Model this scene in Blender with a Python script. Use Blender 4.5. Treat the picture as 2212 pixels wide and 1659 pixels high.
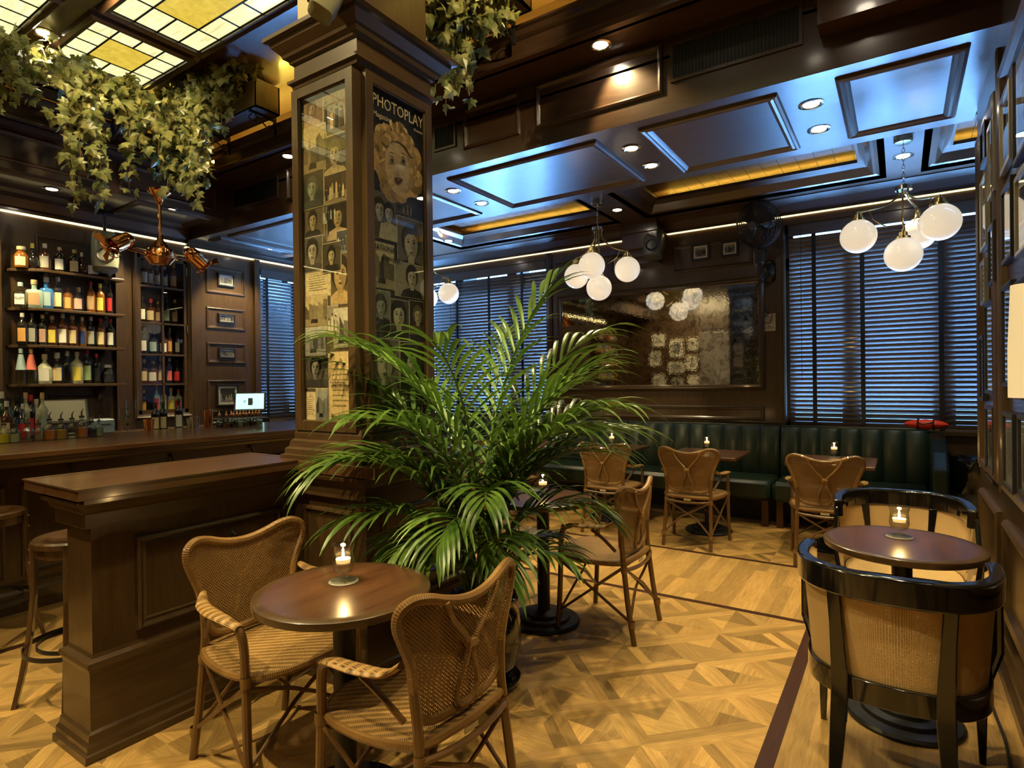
import bpy, math, random
from mathutils import Vector, Matrix
R=math.radians; PI=math.pi
for o in list(bpy.data.objects): bpy.data.objects.remove(o,do_unlink=True)
SC=bpy.context.scene; COL=SC.collection
# ------------------------------------------------------------------ camera
FPX=1273.38; HC=1.45
_yaw,_pit,_rol=R(33.36),R(-0.21),R(-0.679)
_f=Vector((-math.sin(_yaw)*math.cos(_pit),math.cos(_yaw)*math.cos(_pit),math.sin(_pit)))
_r0=Vector((math.cos(_yaw),math.sin(_yaw),0)); _u0=_r0.cross(_f)
_r=_r0*math.cos(_rol)+_u0*math.sin(_rol); _u=-_r0*math.sin(_rol)+_u0*math.cos(_rol)
cam=bpy.data.objects.new('camera',bpy.data.cameras.new('camera')); COL.objects.link(cam)
cam.data.sensor_width=36; cam.data.lens=FPX/2212*36; cam.data.clip_start=0.02; cam.data.clip_end=200
m=Matrix.Identity(4)
for i in range(3): m[i][0]=_r[i]; m[i][1]=_u[i]; m[i][2]=-_f[i]
m[0][3]=0;m[1][3]=0;m[2][3]=HC
cam.matrix_world=m; SC.camera=cam
def at(px,py,x=None,y=None,z=None):
    d=_r*(px-1106)-_u*(py-829.5)+_f*FPX
    t=(x/d.x) if x is not None else (y/d.y) if y is not None else ((z-HC)/d.z)
    return Vector((0,0,HC))+d*t
# ------------------------------------------------------------------ colour management, world
vs=SC.view_settings; vs.view_transform='Standard'; vs.look='None'; vs.gamma=1; vs.exposure=EXPOSURE=0.72; vs.use_curve_mapping=False
SC.cycles.use_denoising=True
try: SC.cycles.denoiser='OPENIMAGEDENOISE'
except Exception: pass
SC.cycles.max_bounces=7; SC.cycles.diffuse_bounces=4; SC.cycles.glossy_bounces=4; SC.cycles.transmission_bounces=6; SC.cycles.transparent_max_bounces=10
SC.cycles.caustics_reflective=False; SC.cycles.caustics_refractive=False; SC.cycles.sample_clamp_indirect=4.0
SC.cycles.use_adaptive_sampling=True; SC.cycles.adaptive_threshold=0.02
W=bpy.data.worlds.new('world'); SC.world=W; W.use_nodes=True
bg=W.node_tree.nodes['Background']; bg.inputs[0].default_value=(0.20,0.50,1.0,1); bg.inputs[1].default_value=6.0
# ------------------------------------------------------------------ lights
def light(name,kind,loc,power,color,size=0.1,rot=None,spot=None,blend=0.5,sy=None):
    l=bpy.data.lights.new(name,kind); l.energy=power; l.color=color
    if kind=='AREA':
        l.size=size
        if sy: l.shape='RECTANGLE'; l.size_y=sy
    elif kind in('POINT','SPOT'): l.shadow_soft_size=size
    if kind=='SPOT': l.spot_size=R(spot); l.spot_blend=blend
    o=bpy.data.objects.new(name,l); COL.objects.link(o); o.location=loc
    if rot: o.rotation_euler=rot
    return o
DAY=(0.17,0.44,1.0)
# daylight outside the windows: far wall right, far wall left, bar wall
light('daylight_street_right','AREA',(0.25,8.3,.25),(DAYP:=3900)*1.0,DAY,3.4,(R(180+25),0,0),sy=1.6)
light('daylight_street_left','AREA',(-5.0,8.3,.25),DAYP*1.1,DAY,2.8,(R(180+25),0,0),sy=1.6)
light('daylight_street_bar','AREA',(-8.7,5.7,.25),DAYP*.7,DAY,1.6,(0,R(180-25),0),sy=2.4)
light('daylight_window_right','AREA',(0.25,7.75,2.3),DAYP*.6,DAY,3.2,(R(90),0,0),sy=2.6)
light('daylight_window_left','AREA',(-5.0,7.75,2.3),DAYP*0.5,DAY,2.6,(R(90),0,0),sy=2.6)
light('daylight_window_bar','AREA',(-8.2,5.7,2.3),DAYP*0.28,DAY,2.2,(R(90),0,R(90)),sy=2.6)
# ------------------------------------------------------------------ materials
MATS={}
def nt(name):
    m=bpy.data.materials.new(name); m.use_nodes=True; n=m.node_tree.nodes; b=n['Principled BSDF']; MATS[name]=m
    return m,m.node_tree,b
def flat(name,col,rough=.5,metal=0,coat=0,emit=None,es=1,trans=0,ior=1.45,spec=.5,alpha=1):
    if name in MATS: return MATS[name]
    m,t,b=nt(name)
    b.inputs['Base Color'].default_value=(*col,1); b.inputs['Roughness'].default_value=rough; b.inputs['Metallic'].default_value=metal
    b.inputs['Coat Weight'].default_value=coat; b.inputs['Coat Roughness'].default_value=.08
    b.inputs['Transmission Weight'].default_value=trans; b.inputs['IOR'].default_value=ior; b.inputs['Specular IOR Level'].default_value=spec
    if emit: b.inputs['Emission Color'].default_value=(*emit,1); b.inputs['Emission Strength'].default_value=es
    # faint surface variation so nothing is perfectly even
    if not emit and trans==0:
        N=t.nodes; no=N.new('ShaderNodeTexNoise'); no.inputs['Scale'].default_value=14; no.inputs['Detail'].default_value=3
        tc=N.new('ShaderNodeTexCoord'); t.links.new(tc.outputs['Object'],no.inputs['Vector'])
        mr=N.new('ShaderNodeMapRange'); mr.inputs['To Min'].default_value=max(.02,rough-.06); mr.inputs['To Max'].default_value=min(1,rough+.06)
        t.links.new(no.outputs['Fac'],mr.inputs['Value']); t.links.new(mr.outputs['Result'],b.inputs['Roughness'])
    return m
def wood(name,c1,c2,rough=.35,scale=(1,1,1),grain=9,coat=.3,bump=.02,coatr=.12,dist=5):
    m,t,b=nt(name); N=t.nodes; L=t.links
    tc=N.new('ShaderNodeTexCoord'); mp=N.new('ShaderNodeMapping'); mp.inputs['Scale'].default_value=scale
    L.new(tc.outputs['Object'],mp.inputs['Vector'])
    no=N.new('ShaderNodeTexNoise'); no.inputs['Scale'].default_value=grain; no.inputs['Detail'].default_value=6; no.inputs['Roughness'].default_value=.62; no.inputs['Distortion'].default_value=dist*.1
    L.new(mp.outputs['Vector'],no.inputs['Vector'])
    cr=N.new('ShaderNodeValToRGB'); cr.color_ramp.elements[0].color=(*c1,1); cr.color_ramp.elements[0].position=.3; cr.color_ramp.elements[1].color=(*c2,1); cr.color_ramp.elements[1].position=.72
    L.new(no.outputs['Fac'],cr.inputs['Fac']); L.new(cr.outputs['Color'],b.inputs['Base Color'])
    b.inputs['Roughness'].default_value=rough; b.inputs['Coat Weight'].default_value=coat; b.inputs['Coat Roughness'].default_value=coatr
    bu=N.new('ShaderNodeBump'); bu.inputs['Strength'].default_value=bump; bu.inputs['Distance'].default_value=.01
    L.new(no.outputs['Fac'],bu.inputs['Height']); L.new(bu.outputs['Normal'],b.inputs['Normal'])
    return m
M_wood=wood('dark_mahogany',(.042,.023,.009),(.074,.042,.017),.33,(1,1,.12),40,.35)
M_woodh=wood('dark_mahogany_rail',(.042,.023,.009),(.074,.042,.017),.33,(.12,.12,1),40,.35)
M_ceil=wood('dark_ceiling_wood',(.045,.022,.012),(.070,.036,.019),.33,(.15,1,1),30,.4,.01)
M_bartop=wood('red_bar_top',(.060,.027,.011),(.115,.052,.022),.30,(1,.1,1),22,.5,.01)
M_table=wood('mahogany_table',(.062,.026,.012),(.115,.052,.023),.30,(1,.16,1),16,.4,.01,.15,12)
M_tedge=wood('table_edge_wood',(.055,.029,.012),(.09,.048,.020),.32,(1,.2,1),20,.4,.01)
M_slat=wood('blind_slat_wood',(.085,.066,.056),(.115,.09,.078),.24,(.1,1,1),30,.3,.0)
M_black=flat('black_cast_iron',(.008,.008,.009),.42)
M_lacq=flat('black_lacquer',(.006,.0055,.005),.09,0,1)
M_dark=flat('matt_black_plastic',(.012,.012,.013),.45)
M_brass=flat('aged_brass',(.62,.46,.20),.22,1)
M_nickel=flat('polished_nickel',(.72,.68,.58),.14,1)
M_copper=flat('copper',(.95,.42,.16),.10,1)
M_chrome=flat('steel',(.72,.72,.70),.16,1)
M_iron=flat('wrought_iron',(.03,.028,.028),.32,.5)
M_globe=flat('opal_glass',(.72,.66,.55),.12,0,.6,(1,.84,.62),.42)
M_lamp=flat('lamp_bulb',(1,1,1),.3,0,0,(1,.86,.66),30)
M_led=flat('led_strip',(1,1,1),.3,0,0,(1,.80,.34),3.4)
M_ledc=flat('cove_led_strip',(1,1,1),.3,0,0,(1,.72,.10),70)
M_flame=flat('candle_flame',(1,.8,.4),.5,0,0,(1,.72,.32),60)
M_wax=flat('candle_wax',(.85,.74,.50),.5,0,0,(1,.62,.22),.9)
M_glass=None
M_water=None
M_cream=flat('cream_board_lit_shaft',(.44,.37,.22),.5)
M_pot=flat('black_glazed_ceramic',(.006,.006,.006),.07,0,1)
M_soil=flat('dark_soil',(.04,.025,.012),.9)
M_leather=None
def leather():
    m,t,b=nt('green_leather'); N=t.nodes; L=t.links
    b.inputs['Base Color'].default_value=(.009,.022,.014,1); b.inputs['Roughness'].default_value=.36
    vo=N.new('ShaderNodeTexVoronoi'); vo.inputs['Scale'].default_value=160; tc=N.new('ShaderNodeTexCoord'); L.new(tc.outputs['Object'],vo.inputs['Vector'])
    bu=N.new('ShaderNodeBump'); bu.inputs['Strength'].default_value=.12; bu.inputs['Distance'].default_value=.002; L.new(vo.outputs['Distance'],bu.inputs['Height']); L.new(bu.outputs['Normal'],b.inputs['Normal'])
    return m
M_leather=leather()
def attrmat(name,rough=.5,coat=0,grain=False,emit=0):
    m,t,b=nt(name); N=t.nodes; L=t.links
    a=N.new('ShaderNodeAttribute'); a.attribute_name='Col'
    L.new(a.outputs['Color'],b.inputs['Base Color']); b.inputs['Roughness'].default_value=rough; b.inputs['Coat Weight'].default_value=coat
    no=N.new('ShaderNodeTexNoise'); no.inputs['Scale'].default_value=60; no.inputs['Detail'].default_value=4; tc=N.new('ShaderNodeTexCoord'); L.new(tc.outputs['Object'],no.inputs['Vector'])
    mx=N.new('ShaderNodeMix'); mx.data_type='RGBA'; mx.blend_type='MULTIPLY'; mx.inputs[0].default_value=.5
    cr=N.new('ShaderNodeValToRGB'); cr.color_ramp.elements[0].position=.35; cr.color_ramp.elements[0].color=(.45,.45,.45,1); cr.color_ramp.elements[1].position=.6
    L.new(no.outputs['Fac'],cr.inputs['Fac']); L.new(a.outputs['Color'],mx.inputs[6]); L.new(cr.outputs['Color'],mx.inputs[7]); L.new(mx.outputs[2],b.inputs['Base Color'])
    return m
M_art=attrmat('printed_paper',.45)
def floormat():
    m,t,b=nt('oak_parquet'); N=t.nodes; L=t.links
    a=N.new('ShaderNodeAttribute'); a.attribute_name='Col'
    uv=N.new('ShaderNodeUVMap'); mp=N.new('ShaderNodeMapping'); mp.inputs['Scale'].default_value=(1,14,1); L.new(uv.outputs['UV'],mp.inputs['Vector'])
    no=N.new('ShaderNodeTexNoise'); no.inputs['Scale'].default_value=6; no.inputs['Detail'].default_value=7; no.inputs['Roughness'].default_value=.65; no.inputs['Distortion'].default_value=.8; L.new(mp.outputs['Vector'],no.inputs['Vector'])
    cr=N.new('ShaderNodeValToRGB'); cr.color_ramp.elements[0].position=.3; cr.color_ramp.elements[0].color=(.62,.55,.45,1); cr.color_ramp.elements[1].position=.65; cr.color_ramp.elements[1].color=(1.1,1.1,1.1,1)
    L.new(no.outputs['Fac'],cr.inputs['Fac'])
    mx=N.new('ShaderNodeMix'); mx.data_type='RGBA'; mx.blend_type='MULTIPLY'; mx.inputs[0].default_value=.8
    L.new(a.outputs['Color'],mx.inputs[6]); L.new(cr.outputs['Color'],mx.inputs[7]); L.new(mx.outputs[2],b.inputs['Base Color'])
    b.inputs['Roughness'].default_value=.33; b.inputs['Coat Weight'].default_value=.15; b.inputs['Coat Roughness'].default_value=.2
    bu=N.new('ShaderNodeBump'); bu.inputs['Strength'].default_value=.04; bu.inputs['Distance'].default_value=.004; L.new(no.outputs['Fac'],bu.inputs['Height']); L.new(bu.outputs['Normal'],b.inputs['Normal'])
    return m
M_floor=floormat()
def cane(name,c1,c2,sx,sy,holes=0.0,rough=.45,rot=0,bump=.5):
    """woven strands from two crossed wave textures on the UV map, with open holes between strands"""
    m,t,b=nt(name); N=t.nodes; L=t.links
    uv=N.new('ShaderNodeUVMap'); mp=N.new('ShaderNodeMapping'); mp.inputs['Rotation'].default_value=(0,0,rot); mp.inputs['Scale'].default_value=(sx,sy,1); L.new(uv.outputs['UV'],mp.inputs['Vector'])
    ws=[]
    for d in 'XY':
        w=N.new('ShaderNodeTexWave'); w.bands_direction=d; w.inputs['Scale'].default_value=1; w.inputs['Distortion'].default_value=0.3; w.inputs['Detail'].default_value=1; w.inputs['Detail Scale'].default_value=.4
        L.new(mp.outputs['Vector'],w.inputs['Vector']); ws.append(w)
    mu=N.new('ShaderNodeMath'); mu.operation='MAXIMUM'; L.new(ws[0].outputs['Fac'],mu.inputs[0]); L.new(ws[1].outputs['Fac'],mu.inputs[1])
    no=N.new('ShaderNodeTexNoise'); no.inputs['Scale'].default_value=9; L.new(uv.outputs['UV'],no.inputs['Vector'])
    cr=N.new('ShaderNodeValToRGB'); cr.color_ramp.elements[0].position=.25; cr.color_ramp.elements[0].color=(*c1,1); cr.color_ramp.elements[1].position=.8; cr.color_ramp.elements[1].color=(*c2,1)
    ad=N.new('ShaderNodeMath'); ad.operation='MULTIPLY_ADD'; ad.inputs[1].default_value=.5; L.new(no.outputs['Fac'],ad.inputs[0]); 
    hm=N.new('ShaderNodeMath'); hm.operation='MULTIPLY'; hm.inputs[1].default_value=.6; L.new(mu.outputs[0],hm.inputs[0]); L.new(hm.outputs[0],ad.inputs[2])
    L.new(ad.outputs[0],cr.inputs['Fac']); L.new(cr.outputs['Color'],b.inputs['Base Color']); b.inputs['Roughness'].default_value=rough
    bu=N.new('ShaderNodeBump'); bu.inputs['Strength'].default_value=bump; bu.inputs['Distance'].default_value=.004; L.new(mu.outputs[0],bu.inputs['Height']); L.new(bu.outputs['Normal'],b.inputs['Normal'])
    if holes>0:
        g=N.new('ShaderNodeMath'); g.operation='GREATER_THAN'; g.inputs[1].default_value=holes; L.new(mu.outputs[0],g.inputs[0]); L.new(g.outputs[0],b.inputs['Alpha'])
    return m
M_weave=cane('shaded_back_weave',(.045,.022,.007),(.25,.135,.042),36,36,.32,.45,R(45))  # darkened to paint in the shade on the chairs' unlit backs
M_seat=cane('rattan_seat_weave',(.085,.043,.012),(.42,.245,.082),9,40,0,.45,R(0),.8)
M_canel=cane('fine_cane_webbing',(.42,.25,.09),(.64,.44,.20),52,52,.30,.5,0,.3)
def wrapped():
    m,t,b=nt('wrapped_rattan_pole'); N=t.nodes; L=t.links
    uv=N.new('ShaderNodeUVMap'); mp=N.new('ShaderNodeMapping'); mp.inputs['Scale'].default_value=(45,0,1); L.new(uv.outputs['UV'],mp.inputs['Vector'])
    w=N.new('ShaderNodeTexWave'); w.inputs['Scale'].default_value=1; L.new(mp.outputs['Vector'],w.inputs['Vector'])
    no=N.new('ShaderNodeTexNoise'); no.inputs['Scale'].default_value=5; tc=N.new('ShaderNodeTexCoord'); L.new(tc.outputs['Object'],no.inputs['Vector'])
    cr=N.new('ShaderNodeValToRGB'); cr.color_ramp.elements[0].position=.3; cr.color_ramp.elements[0].color=(.135,.066,.018,1); cr.color_ramp.elements[1].position=.7; cr.color_ramp.elements[1].color=(.30,.165,.050,1)
    L.new(no.outputs['Fac'],cr.inputs['Fac']); L.new(cr.outputs['Color'],b.inputs['Base Color']); b.inputs['Roughness'].default_value=.32; b.inputs['Coat Weight'].default_value=.3
    bu=N.new('ShaderNodeBump'); bu.inputs['Strength'].default_value=.35; bu.inputs['Distance'].default_value=.003; L.new(w.outputs['Fac'],bu.inputs['Height']); L.new(bu.outputs['Normal'],b.inputs['Normal'])
    return m
M_rattan=wrapped()
M_pole=wood('bare_rattan_pole',(.095,.046,.015),(.17,.087,.028),.33,(1,1,.2),20,.3)
def leafmat(name,c1,c2,rough,trans,scale=6):
    m,t,b=nt(name); N=t.nodes; L=t.links
    no=N.new('ShaderNodeTexNoise'); no.inputs['Scale'].default_value=scale; no.inputs['Detail'].default_value=3; tc=N.new('ShaderNodeTexCoord'); L.new(tc.outputs['Object'],no.inputs['Vector'])
    cr=N.new('ShaderNodeValToRGB'); cr.color_ramp.elements[0].position=.35; cr.color_ramp.elements[0].color=(*c1,1); cr.color_ramp.elements[1].position=.65; cr.color_ramp.elements[1].color=(*c2,1)
    L.new(no.outputs['Fac'],cr.inputs['Fac']); L.new(cr.outputs['Color'],b.inputs['Base Color']); b.inputs['Roughness'].default_value=rough
    tr=N.new('ShaderNodeBsdfTranslucent'); L.new(cr.outputs['Color'],tr.inputs['Color']); mx=N.new('ShaderNodeMixShader'); mx.inputs[0].default_value=trans
    L.new(b.outputs[0],mx.inputs[1]); L.new(tr.outputs[0],mx.inputs[2]); L.new(mx.outputs[0],N['Material Output'].inputs['Surface'])
    return m
M_palm=leafmat('palm_leaf',(.035,.085,.011),(.125,.215,.034),.34,.25)
M_pstem=leafmat('palm_stem',(.06,.12,.02),(.12,.19,.04),.4,.0)
M_ivy=leafmat('ivy_leaf',(.085,.11,.030),(.36,.34,.12),.33,.15,9)
M_vine=flat('ivy_vine',(.20,.10,.035),.6)
def pane(name,tint=(1,1,1),refl=1.0,rough=0.0,ior=1.5):
    m=bpy.data.materials.new(name); m.use_nodes=True; MATS[name]=m; t=m.node_tree; N=t.nodes; L=t.links; N.remove(N['Principled BSDF'])
    tr=N.new('ShaderNodeBsdfTransparent'); tr.inputs[0].default_value=(*tint,1); gl=N.new('ShaderNodeBsdfGlossy'); gl.inputs['Roughness'].default_value=rough
    lw=N.new('ShaderNodeLayerWeight'); lw.inputs[0].default_value=.5; f0=((ior-1)/(ior+1))**2
    p5=N.new('ShaderNodeMath'); p5.operation='POWER'; p5.inputs[1].default_value=5; L.new(lw.outputs['Facing'],p5.inputs[0])
    fr=N.new('ShaderNodeMath'); fr.operation='MULTIPLY_ADD'; fr.inputs[1].default_value=1-f0; fr.inputs[2].default_value=f0; L.new(p5.outputs[0],fr.inputs[0])
    mx=N.new('ShaderNodeMixShader'); L.new(fr.outputs[0],mx.inputs[0]); L.new(tr.outputs[0],mx.inputs[1]); L.new(gl.outputs[0],mx.inputs[2]); L.new(mx.outputs[0],N['Material Output'].inputs['Surface'])
    return m
M_water=pane('water_clear',(.92,.90,.82),1,.02,1.45); M_pane=pane('picture_glass'); M_pane2=pane('display_glass',(.95,.95,.92),1,0,1.62)
M_glass=pane('candle_glass_clear',(.96,.96,.93),1,.03,2.5)
M_bglass=[pane('bottle_clear',(.74,.78,.72),1,.03,2.0)]
def mirror():
    m,t,b=nt('antique_mirror'); N=t.nodes; L=t.links
    tc=N.new('ShaderNodeTexCoord'); no=N.new('ShaderNodeTexNoise'); no.inputs['Scale'].default_value=9.0; no.inputs['Detail'].default_value=9; no.inputs['Roughness'].default_value=.7; no.inputs['Distortion'].default_value=1.2; L.new(tc.outputs['Object'],no.inputs['Vector'])
    cr=N.new('ShaderNodeValToRGB'); cr.color_ramp.elements[0].position=.36; cr.color_ramp.elements[0].color=(.28,.25,.20,1); cr.color_ramp.elements[1].position=.54; cr.color_ramp.elements[1].color=(.72,.69,.60,1)
    L.new(no.outputs['Fac'],cr.inputs['Fac']); L.new(cr.outputs['Color'],b.inputs['Base Color']); b.inputs['Metallic'].default_value=1
    b.inputs['Roughness'].default_value=.03
    v=N.new('ShaderNodeTexVoronoi'); v.feature='DISTANCE_TO_EDGE'; v.inputs['Scale'].default_value=26; L.new(tc.outputs['Object'],v.inputs['Vector'])
    bu=N.new('ShaderNodeBump'); bu.inputs['Strength'].default_value=.05; bu.inputs['Distance'].default_value=.002; L.new(v.outputs['Distance'],bu.inputs['Height']); L.new(bu.outputs['Normal'],b.inputs['Normal'])
    return m
M_mirror=mirror()
def laymat(name,c1,c2,s,sc=(1,8,1)):
    m,t,b=nt(name); N=t.nodes; L=t.links
    tc=N.new('ShaderNodeTexCoord'); mp=N.new('ShaderNodeMapping'); mp.inputs['Scale'].default_value=sc; mp.inputs['Rotation'].default_value=(0,0,R(12)); L.new(tc.outputs['Object'],mp.inputs['Vector'])
    no=N.new('ShaderNodeTexNoise'); no.inputs['Scale'].default_value=5; no.inputs['Detail'].default_value=5; no.inputs['Distortion'].default_value=1; L.new(mp.outputs['Vector'],no.inputs['Vector'])
    cr=N.new('ShaderNodeValToRGB'); cr.color_ramp.elements[0].position=.3; cr.color_ramp.elements[0].color=(*c1,1); cr.color_ramp.elements[1].position=.7; cr.color_ramp.elements[1].color=(*c2,1)
    L.new(no.outputs['Fac'],cr.inputs['Fac']); L.new(cr.outputs['Color'],b.inputs['Emission Color']); b.inputs['Emission Strength'].default_value=s
    b.inputs['Base Color'].default_value=(.3,.25,.12,1); b.inputs['Roughness'].default_value=.15
    return m
LAYS=.82
M_layw=laymat('opal_stained_glass',(.62,.58,.24),(.95,.92,.52),LAYS); M_laya=laymat('amber_stained_glass',(.52,.36,.035),(.72,.52,.07),LAYS*.9,(3,3,1))
# ------------------------------------------------------------------ mesh helpers
V=Vector
class MB:
    def __init__(s,mat=None): s.v=[];s.f=[];s.mi=[];s.mats=[];s.cols=[];s.uvs=[];s.sm=[];s.c=None;s.smooth=False;s.use(mat)
    def use(s,mat):
        if mat not in s.mats: s.mats.append(mat)
        s.m=s.mats.index(mat); return s
    def face(s,idx,uv=None):
        s.f.append(tuple(idx)); s.mi.append(s.m); s.cols.append(s.c); s.uvs.append(uv); s.sm.append(s.smooth)
    def quad(s,a,b,c,d,uv=None):
        n=len(s.v); s.v+= [tuple(a),tuple(b),tuple(c),tuple(d)]; s.face((n,n+1,n+2,n+3),uv)
    def poly(s,pts,uv=None):
        n=len(s.v); s.v+=[tuple(p) for p in pts]; s.face(range(n,n+len(pts)),uv)
    def box(s,x0,x1,y0,y1,z0,z1,M=None,bev=0):
        if x0>x1:x0,x1=x1,x0
        if y0>y1:y0,y1=y1,y0
        if z0>z1:z0,z1=z1,z0
        if bev>0:
            b=min(bev,(x1-x0)*.45,(y1-y0)*.45,(z1-z0)*.45)
            idx={}
            n=len(s.v)
            for i,X in enumerate((x0,x1)):
                for j,Y in enumerate((y0,y1)):
                    for k,Z in enumerate((z0,z1)):
                        sx=1 if i==0 else -1; sy=1 if j==0 else -1; sz=1 if k==0 else -1
                        for a,p in enumerate(((X,Y+sy*b,Z+sz*b),(X+sx*b,Y,Z+sz*b),(X+sx*b,Y+sy*b,Z))):
                            p=V(p); p=M@p if M else p
                            idx[(i,j,k,a)]=len(s.v); s.v.append(tuple(p))
            I=idx
            for i in (0,1):
                o=[(0,0),(1,0),(1,1),(0,1)] if i==1 else [(0,0),(0,1),(1,1),(1,0)]
                s.face([I[(i,j,k,0)] for j,k in o]); 
                s.face([I[(j,i,k,1)] for j,k in (o if i==0 else o)][::-1]); s.face([I[(j,k,i,2)] for j,k in o])
            for i in (0,1):
                for j in (0,1):
                    s.face([I[(i,j,0,0)],I[(i,j,0,1)],I[(i,j,1,1)],I[(i,j,1,0)]])
                    s.face([I[(i,0,j,0)],I[(i,0,j,2)],I[(i,1,j,2)],I[(i,1,j,0)]])
                    s.face([I[(0,i,j,1)],I[(0,i,j,2)],I[(1,i,j,2)],I[(1,i,j,1)]])
            for i in (0,1):
                for j in (0,1):
                    for k in (0,1): s.face([I[(i,j,k,0)],I[(i,j,k,1)],I[(i,j,k,2)]])
            return s
        n=len(s.v)
        for z in (z0,z1):
            for x,y in ((x0,y0),(x1,y0),(x1,y1),(x0,y1)):
                p=V((x,y,z)); p=M@p if M else p; s.v.append(tuple(p))
        for q in ((3,2,1,0),(4,5,6,7),(0,1,5,4),(1,2,6,5),(2,3,7,6),(3,0,4,7)): s.face([n+i for i in q])
        return s
    def lathe(s,prof,c=(0,0,0),seg=24,M=None,arc=None,cap=False):
        n=len(s.v); a0,a1=arc if arc else (0,2*PI); k=seg if not arc else seg+1
        for (r,z) in prof:
            for i in range(k):
                a=a0+(a1-a0)*i/seg; p=V((c[0]+r*math.cos(a),c[1]+r*math.sin(a),c[2]+z)); p=M@p if M else p; s.v.append(tuple(p))
        for j in range(len(prof)-1):
            for i in range(seg):
                i2=(i+1)%k; s.face((n+j*k+i,n+j*k+i2,n+(j+1)*k+i2,n+(j+1)*k+i),((i/seg,j/9),((i+1)/seg,j/9),((i+1)/seg,(j+1)/9),(i/seg,(j+1)/9)))
        if cap:
            s.face([n+i for i in range(k)][::-1]); s.face([n+(len(prof)-1)*k+i for i in range(k)])
        return s
    def tube(s,pts,r,seg=8,closed=False,cap=True,M=None):
        pts=[V(p) for p in pts]; N=len(pts); rr=r if isinstance(r,(list,tuple)) else [r]*N
        n0=len(s.v); up=None; L=0
        ls=[0]
        for i in range(1,N): L+=(pts[i]-pts[i-1]).length; ls.append(L)
        for i,p in enumerate(pts):
            if closed: t=(pts[(i+1)%N]-pts[i-1])
            else: t=(pts[min(i+1,N-1)]-pts[max(i-1,0)])
            t=t.normalized() if t.length>1e-9 else V((0,0,1))
            if up is None:
                up=V((0,0,1)) if abs(t.z)<.9 else V((1,0,0))
            a=t.cross(up); a=a.normalized() if a.length>1e-6 else t.orthogonal().normalized(); b=a.cross(t).normalized(); up=b
            for k in range(seg):
                q=p+(a*math.cos(2*PI*k/seg)+b*math.sin(2*PI*k/seg))*rr[i]; q=M@q if M else q; s.v.append(tuple(q))
        for i in range(N if closed else N-1):
            j=(i+1)%N; u0=ls[i]; u1=ls[j] if j else L+.02
            for k in range(seg):
                k2=(k+1)%seg; s.face((n0+i*seg+k,n0+i*seg+k2,n0+j*seg+k2,n0+j*seg+k),((u0,k/seg),(u0,(k+1)/seg),(u1,(k+1)/seg),(u1,k/seg)))
        if cap and not closed:
            s.face([n0+k for k in range(seg)][::-1]); s.face([n0+(N-1)*seg+k for k in range(seg)])
        return s
    def sweep(s,O,U,Vv,Nn,w,h,prof):
        """mitred frame: prof = (inward offset, height along Nn) swept round a w x h rectangle"""
        O,U,Vv,Nn=V(O),V(U),V(Vv),V(Nn); n=len(s.v); k=len(prof)
        for d,e in prof:
            for (a,b) in ((d,d),(w-d,d),(w-d,h-d),(d,h-d)): s.v.append(tuple(O+U*a+Vv*b+Nn*e))
        for j in range(k-1):
            for i in range(4):
                i2=(i+1)%4; s.face((n+j*4+i,n+j*4+i2,n+(j+1)*4+i2,n+(j+1)*4+i))
        return s
    def lin(s,A,B,up,out,prof,close=True):
        """straight moulding from A to B: prof = (out, up) polygon"""
        A,B,up,out=V(A),V(B),V(up),V(out); n=len(s.v); k=len(prof)
        for P0 in (A,B):
            for o,u in prof: s.v.append(tuple(P0+out*o+up*u))
        for i in range(k if close else k-1):
            j=(i+1)%k; s.face((n+i,n+j,n+k+j,n+k+i))
        if close: s.face([n+i for i in range(k)][::-1]); s.face([n+k+i for i in range(k)])
        return s
    def prism(s,pts2,z0,z1,M=None):
        n=len(s.v); k=len(pts2)
        for z in (z0,z1):
            for x,y in pts2:
                p=V((x,y,z)); p=M@p if M else p; s.v.append(tuple(p))
        s.face([n+i for i in range(k)][::-1]); s.face([n+k+i for i in range(k)])
        for i in range(k): j=(i+1)%k; s.face((n+i,n+j,n+k+j,n+k+i))
        return s
    def sphere(s,c,r,seg=24,rings=14,sc=(1,1,1),M=None):
        return s.lathe([(max(1e-4,r*math.sin(PI*j/rings))*sc[0],-r*math.cos(PI*j/rings)*sc[2]) for j in range(rings+1)],c,seg,M)
    def build(s,name,parent=None,loc=None,world=False,smooth=None,bevel=0,solid=0,subs=0):
        me=bpy.data.meshes.new(name); vs=s.v
        if world and parent is not None:
            inv=parent.matrix_basis.inverted(); g=parent.parent
            mw=parent.matrix_basis.copy()
            while g is not None: mw=g.matrix_basis@mw; g=g.parent
            inv=mw.inverted(); vs=[tuple(inv@V(p)) for p in s.v]
        me.from_pydata(vs,[],s.f)
        for mt in s.mats: me.materials.append(mt)
        me.polygons.foreach_set('material_index',s.mi)
        if any(u is not None for u in s.uvs):
            uvl=me.uv_layers.new(name='UVMap'); d=[]
            for f,u in zip(s.f,s.uvs):
                for i in range(len(f)): d+= list(u[i]) if u else [0,0]
            uvl.data.foreach_set('uv',d)
        if any(c is not None for c in s.cols):
            ca=me.color_attributes.new('Col','FLOAT_COLOR','CORNER'); d=[]
            for f,c in zip(s.f,s.cols):
                c=c or (.5,.5,.5)
                for i in range(len(f)): d+=[c[0],c[1],c[2],1]
            ca.data.foreach_set('color',d)
        me.polygons.foreach_set('use_smooth',[bool(x if smooth is None else smooth) for x in s.sm])
        me.update()
        if smooth:
            try: me.set_sharp_from_angle(angle=R(38))
            except Exception: pass
        o=bpy.data.objects.new(name,me); COL.objects.link(o)
        if loc: o.location=loc
        if parent is not None: o.parent=parent
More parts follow.
